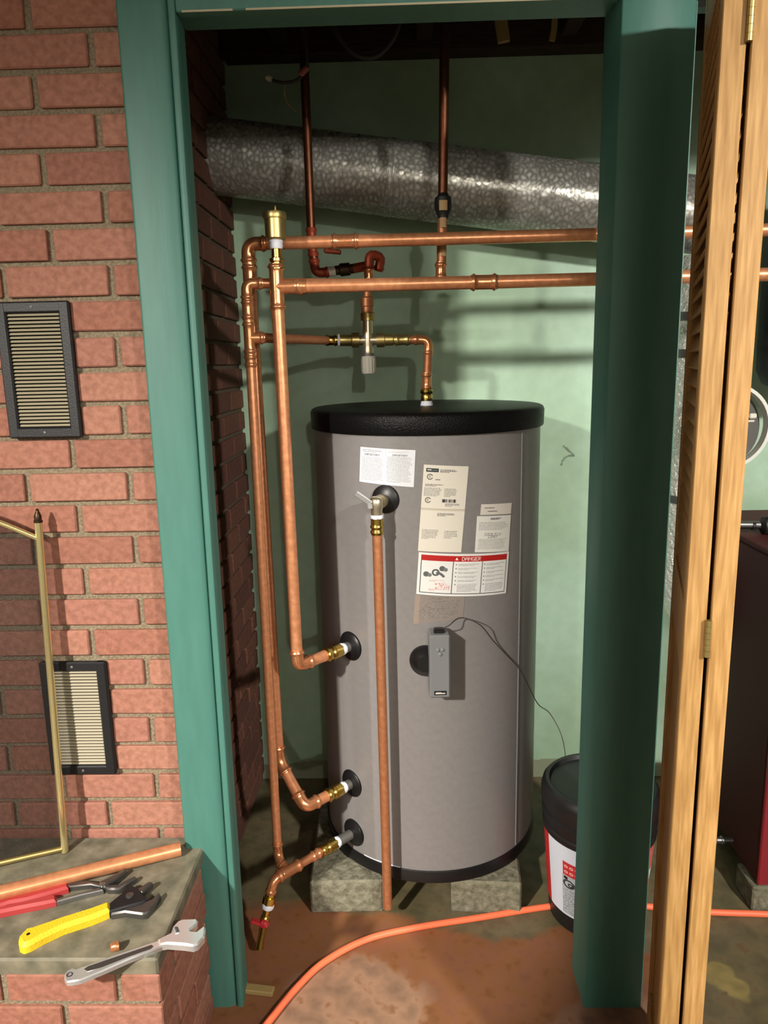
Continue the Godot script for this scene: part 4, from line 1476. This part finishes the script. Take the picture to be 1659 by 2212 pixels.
# ---------------------------------------------------------------- small things under the closet ceiling
func build_closet_bits() -> void:
	var z := -1.955
	var t := thing("loose_cable", "loose dark cable with a pink cap and white end hanging under the closet ceiling", "cable", V(-0.25, 2.43, z))
	var b := MB.new()
	b.tube(spline([V(-0.22, 2.43, z), V(-0.222, 2.25, z), V(-0.215, 2.17, z), V(-0.235, 2.13, z), V(-0.27, 2.122, z), V(-0.30, 2.128, z)]), 0.004, 10)
	put("cable", b, M.cable_grey, t)
	turned(t, "wire_cap", V(-0.234, 2.138, z), V(0.8, 0.6, 0), "0,0 6,0 8,4 7,20 5,26 0,27", M.pink_plastic)
	turned(t, "bare_end", V(-0.302, 2.130, z), V(-0.9, 0.45, 0), "0,0 6,0 7,8 5,14 0,15", M.white_plastic)
	b = MB.new()
	b.tube(spline([V(-0.27, 2.124, z), V(-0.272, 2.10, z), V(-0.269, 2.085, z), V(-0.262, 2.072, z), V(-0.252, 2.062, z), V(-0.246, 2.058, z)]), 0.0016, 8)
	put("loose_strand", b, M.cable_tan, t)
	b = MB.new()
	b.tube(spline([V(-0.16, 2.43, z), V(-0.15, 2.26, z), V(-0.12, 2.20, z), V(-0.075, 2.172, z), V(-0.03, 2.185, z), V(0.01, 2.25, z), V(0.03, 2.43, z)]), 0.006, 12)
	var o := put("sagging_cable", b, M.cable_grey, self)
	tag(o, "thick dark cable sagging in a loop below the joists", "cable")
	t = thing("hanging_strip", "narrow pale strip curling down from the closet ceiling near the post", "strip", V(0.377, 2.2, z))
	b = MB.new()
	var pts := [V(0.377, 2.43, z), V(0.377, 2.30, z), V(0.378, 2.26, z), V(0.377, 2.22, z), V(0.372, 2.195, z)]
	for k in pts.size() - 1:
		b.box((pts[k] + pts[k + 1]) * 0.5, V(0.014, (pts[k + 1] - pts[k]).length() + 0.002, 0.004), 0.001, Basis(Vector3.BACK, atan2(-(pts[k + 1] - pts[k]).x, (pts[k + 1] - pts[k]).y)))
	put("strip", b, M.pale_slat, t)
	b = MB.new()
	b.box(V(0.245, 2.33, -2.0), V(0.03, 0.24, 0.012), 0.002, Basis(Vector3.BACK, 0.16))
	o = put("wood_brace", b, M.pale_slat, self)
	tag(o, "short pale wooden brace nailed between the closet joists", "brace")

# ---------------------------------------------------------------- tools on the hearth
func slab_of(t: Node3D, called: String, poly: String, y: float, h: float, m: Material, bev := 0.002) -> MeshInstance3D:
	var b := MB.new()
	b.prism(nums(poly), Transform3D(Basis.IDENTITY, V(0, y, 0)), h, bev)
	return put(called, b, m, t)

func build_tools() -> void:
	var y := 0.4125
	var b := MB.new()
	b.tube([V(-1.05, 0.4465, -1.157), V(-0.4945, 0.4268, -1.4175)], 0.0143, 24)
	var o := put("copper_offcut", b, M.copper, self)
	tag(o, "long loose copper pipe lying on the slate hearth behind the pliers", "pipe")
	# red handled pliers
	var t := thing("red_pliers", "pliers with red plastic grips lying open on the hearth under the copper pipe", "pliers", V(-0.69, y, -1.29))
	slab_of(t, "grip", "-0.821,-1.260 -0.797,-1.271 -0.748,-1.300 -0.702,-1.320 -0.693,-1.315 -0.688,-1.300 -0.715,-1.285 -0.757,-1.265 -0.788,-1.257 -0.811,-1.243", y, 0.015, M.grip_red, 0.005)
	slab_of(t, "grip", "-0.810,-1.241 -0.799,-1.248 -0.767,-1.260 -0.729,-1.276 -0.708,-1.282 -0.700,-1.276 -0.696,-1.263 -0.718,-1.255 -0.758,-1.243 -0.791,-1.232 -0.802,-1.226", y, 0.015, M.grip_red, 0.005)
	slab_of(t, "handle_arm", "-0.702,-1.315 -0.691,-1.325 -0.661,-1.323 -0.626,-1.315 -0.618,-1.303 -0.648,-1.311 -0.687,-1.304", y + 0.001, 0.011, M.tool_steel)
	slab_of(t, "handle_arm", "-0.700,-1.271 -0.659,-1.289 -0.626,-1.303 -0.615,-1.296 -0.656,-1.281 -0.695,-1.263", y + 0.001, 0.010, M.steel)
	slab_of(t, "jaw", "-0.631,-1.315 -0.612,-1.334 -0.596,-1.356 -0.587,-1.350 -0.599,-1.322 -0.608,-1.311 -0.612,-1.300 -0.623,-1.302", y + 0.002, 0.013, M.tool_steel, 0.003)
	slab_of(t, "jaw", "-0.627,-1.311 -0.608,-1.309 -0.590,-1.311 -0.577,-1.326 -0.565,-1.336 -0.558,-1.330 -0.570,-1.315 -0.584,-1.296 -0.605,-1.296", y + 0.001, 0.012, M.tool_steel, 0.003)
	turned(t, "pivot", V(-0.620, y + 0.013, -1.306), Vector3.UP, "0,0 6,0 6,2.5 4,4 0,4", M.steel)
	# yellow handled pliers
	t = thing("yellow_pliers", "pliers with a thick yellow grip and black head in the middle of the hearth", "pliers", V(-0.6, y, -1.22))
	slab_of(t, "grip", "-0.716,-1.156 -0.721,-1.170 -0.717,-1.186 -0.705,-1.191 -0.659,-1.218 -0.618,-1.239 -0.588,-1.256 -0.581,-1.251 -0.575,-1.232 -0.602,-1.212 -0.646,-1.189 -0.675,-1.164 -0.689,-1.148 -0.700,-1.142 -0.710,-1.147", y, 0.020, M.grip_yellow, 0.007)
	turned(t, "hang_hole", V(-0.703, y + 0.0193, -1.168), Vector3.UP, "0,0 3.4,0 3.4,0.9 0,0.9", M.black, 0.001, 16)
	slab_of(t, "head", "-0.585,-1.251 -0.572,-1.277 -0.568,-1.301 -0.561,-1.303 -0.542,-1.294 -0.528,-1.277 -0.513,-1.263 -0.520,-1.252 -0.552,-1.239 -0.576,-1.228", y + 0.002, 0.016, M.black_enamel, 0.003)
	slab_of(t, "jaw", "-0.546,-1.292 -0.541,-1.296 -0.530,-1.312 -0.523,-1.314 -0.518,-1.309 -0.524,-1.296 -0.530,-1.281 -0.537,-1.281", y + 0.004, 0.013, M.tool_steel, 0.003)
	slab_of(t, "jaw", "-0.530,-1.259 -0.520,-1.259 -0.507,-1.266 -0.499,-1.286 -0.492,-1.277 -0.496,-1.249 -0.504,-1.228 -0.513,-1.226 -0.548,-1.232 -0.572,-1.226 -0.577,-1.232 -0.553,-1.240", y + 0.001, 0.013, M.tool_steel, 0.003)
	turned(t, "pivot", V(-0.551, y + 0.017, -1.270), Vector3.UP, "0,0 8,0 8,2.5 6,4 0,4", M.tool_steel)
	# adjustable wrench
	t = thing("adjustable_wrench", "chrome adjustable wrench with its head over the hearth's corner", "wrench", V(-0.5, y, -1.14))
	slab_of(t, "handle", "-0.601,-1.090 -0.600,-1.097 -0.593,-1.103 -0.585,-1.100 -0.527,-1.133 -0.455,-1.168 -0.449,-1.163 -0.450,-1.150 -0.500,-1.121 -0.536,-1.096 -0.568,-1.076 -0.589,-1.072 -0.597,-1.079", y, 0.009, M.chrome, 0.002)
	slab_of(t, "head", "-0.461,-1.163 -0.442,-1.179 -0.443,-1.195 -0.438,-1.208 -0.430,-1.213 -0.403,-1.214 -0.399,-1.208 -0.400,-1.198 -0.408,-1.187 -0.406,-1.183 -0.395,-1.182 -0.384,-1.196 -0.380,-1.192 -0.377,-1.169 -0.384,-1.151 -0.392,-1.147 -0.409,-1.150 -0.441,-1.153 -0.454,-1.150", y, 0.014, M.chrome, 0.003)
	slab_of(t, "handle_panel", "-0.571,-1.099 -0.566,-1.105 -0.470,-1.154 -0.465,-1.150 -0.468,-1.144 -0.505,-1.124 -0.540,-1.103 -0.562,-1.093", y + 0.0088, 0.0008, M.tool_steel, 0.0004)
	turned(t, "hang_eye", V(-0.591, y + 0.0085, -1.087), V(0, 1, 0.0), "0,0 5.5,0 5.2,1.2 3.6,1.4 3.4,0.4 0,0.4", M.tool_steel, 0.001, 18)
	turned(t, "worm_screw", V(-0.437, y + 0.011, -1.190), V(0.5, 0, 0.86), "0,0 5,0 6,2 5,4 6,6 5,8 6,10 5,12 6,14 5,16 0,16", M.steel, 0.001, 16)
	# small copper end cap
	t = thing("pipe_cap", "small copper end cap lying between the yellow pliers and the wrench", "pipe cap", V(-0.535, y, -1.148))
	turned(t, "cup", V(-0.543, y + 0.0085, -1.148), V(1, 0.05, -0.35), "0,0 6,0 8,2.5 8.4,12 8.4,15 7.4,15 7,4 0,3", M.copper_fitting)

# ---------------------------------------------------------------- the lamps that light the room, and the added fill bulb
func build_lamps(a: Vector3, b: Vector3, c: Vector3) -> void:
	var bb := thing("fill_bulb", "added unseen fill bulb in a ceiling socket far behind the camera", "lamp", c)
	bulb(bb, c, 0.032, 6.0)
	turned(bb, "socket", c + V(0, 0.035, 0), Vector3.UP, "0,0 20,0 22,30 50,250 50,265 0,265", M.white_plastic)
	for q in [[a, "metal shaded pendant lamp hanging behind the camera on the hearth side"], [b, "metal shaded pendant lamp hanging behind the camera on the boiler side"]]:
		var at: Vector3 = q[0]
		var t := thing("pendant_lamp", q[1], "lamp", at, "pendant lamps")
		var sh := MB.new()
		sh.lathe(Array(nums("14,100 26,96 60,82 92,58 110,30 112,30 94,60 61,86 27,100 14,102", 0.001)), Transform3D(Basis.IDENTITY, at), 40)
		put("shade", sh, M.dark_metal, t)
		bulb(t, at + V(0, 0.055, 0), 0.03, 8.0)
		if at.y < 2.3:
			pipe(t, at + V(0, 0.1, 0), at + V(0, 0.25, 0), 0.004, M.cable_grey, "cord")

func bulb(t: Node3D, c: Vector3, r: float, e: float) -> void:
	var m := mat("bulb_glow", Color(1, 0.9, 0.7), 0.4)
	m.emission_enabled = true
	m.emission = Color(1.0, 0.86, 0.62)
	m.emission_energy_multiplier = e
	var prof := []
	for k in 13:
		var a := -PI / 2 + PI * k / 12
		prof.append(Vector2(maxf(cos(a) * r, 0.0), sin(a) * r))
	var b := MB.new()
	b.lathe(prof, Transform3D(Basis.IDENTITY, c), 24)
	put("bulb", b, m, t)
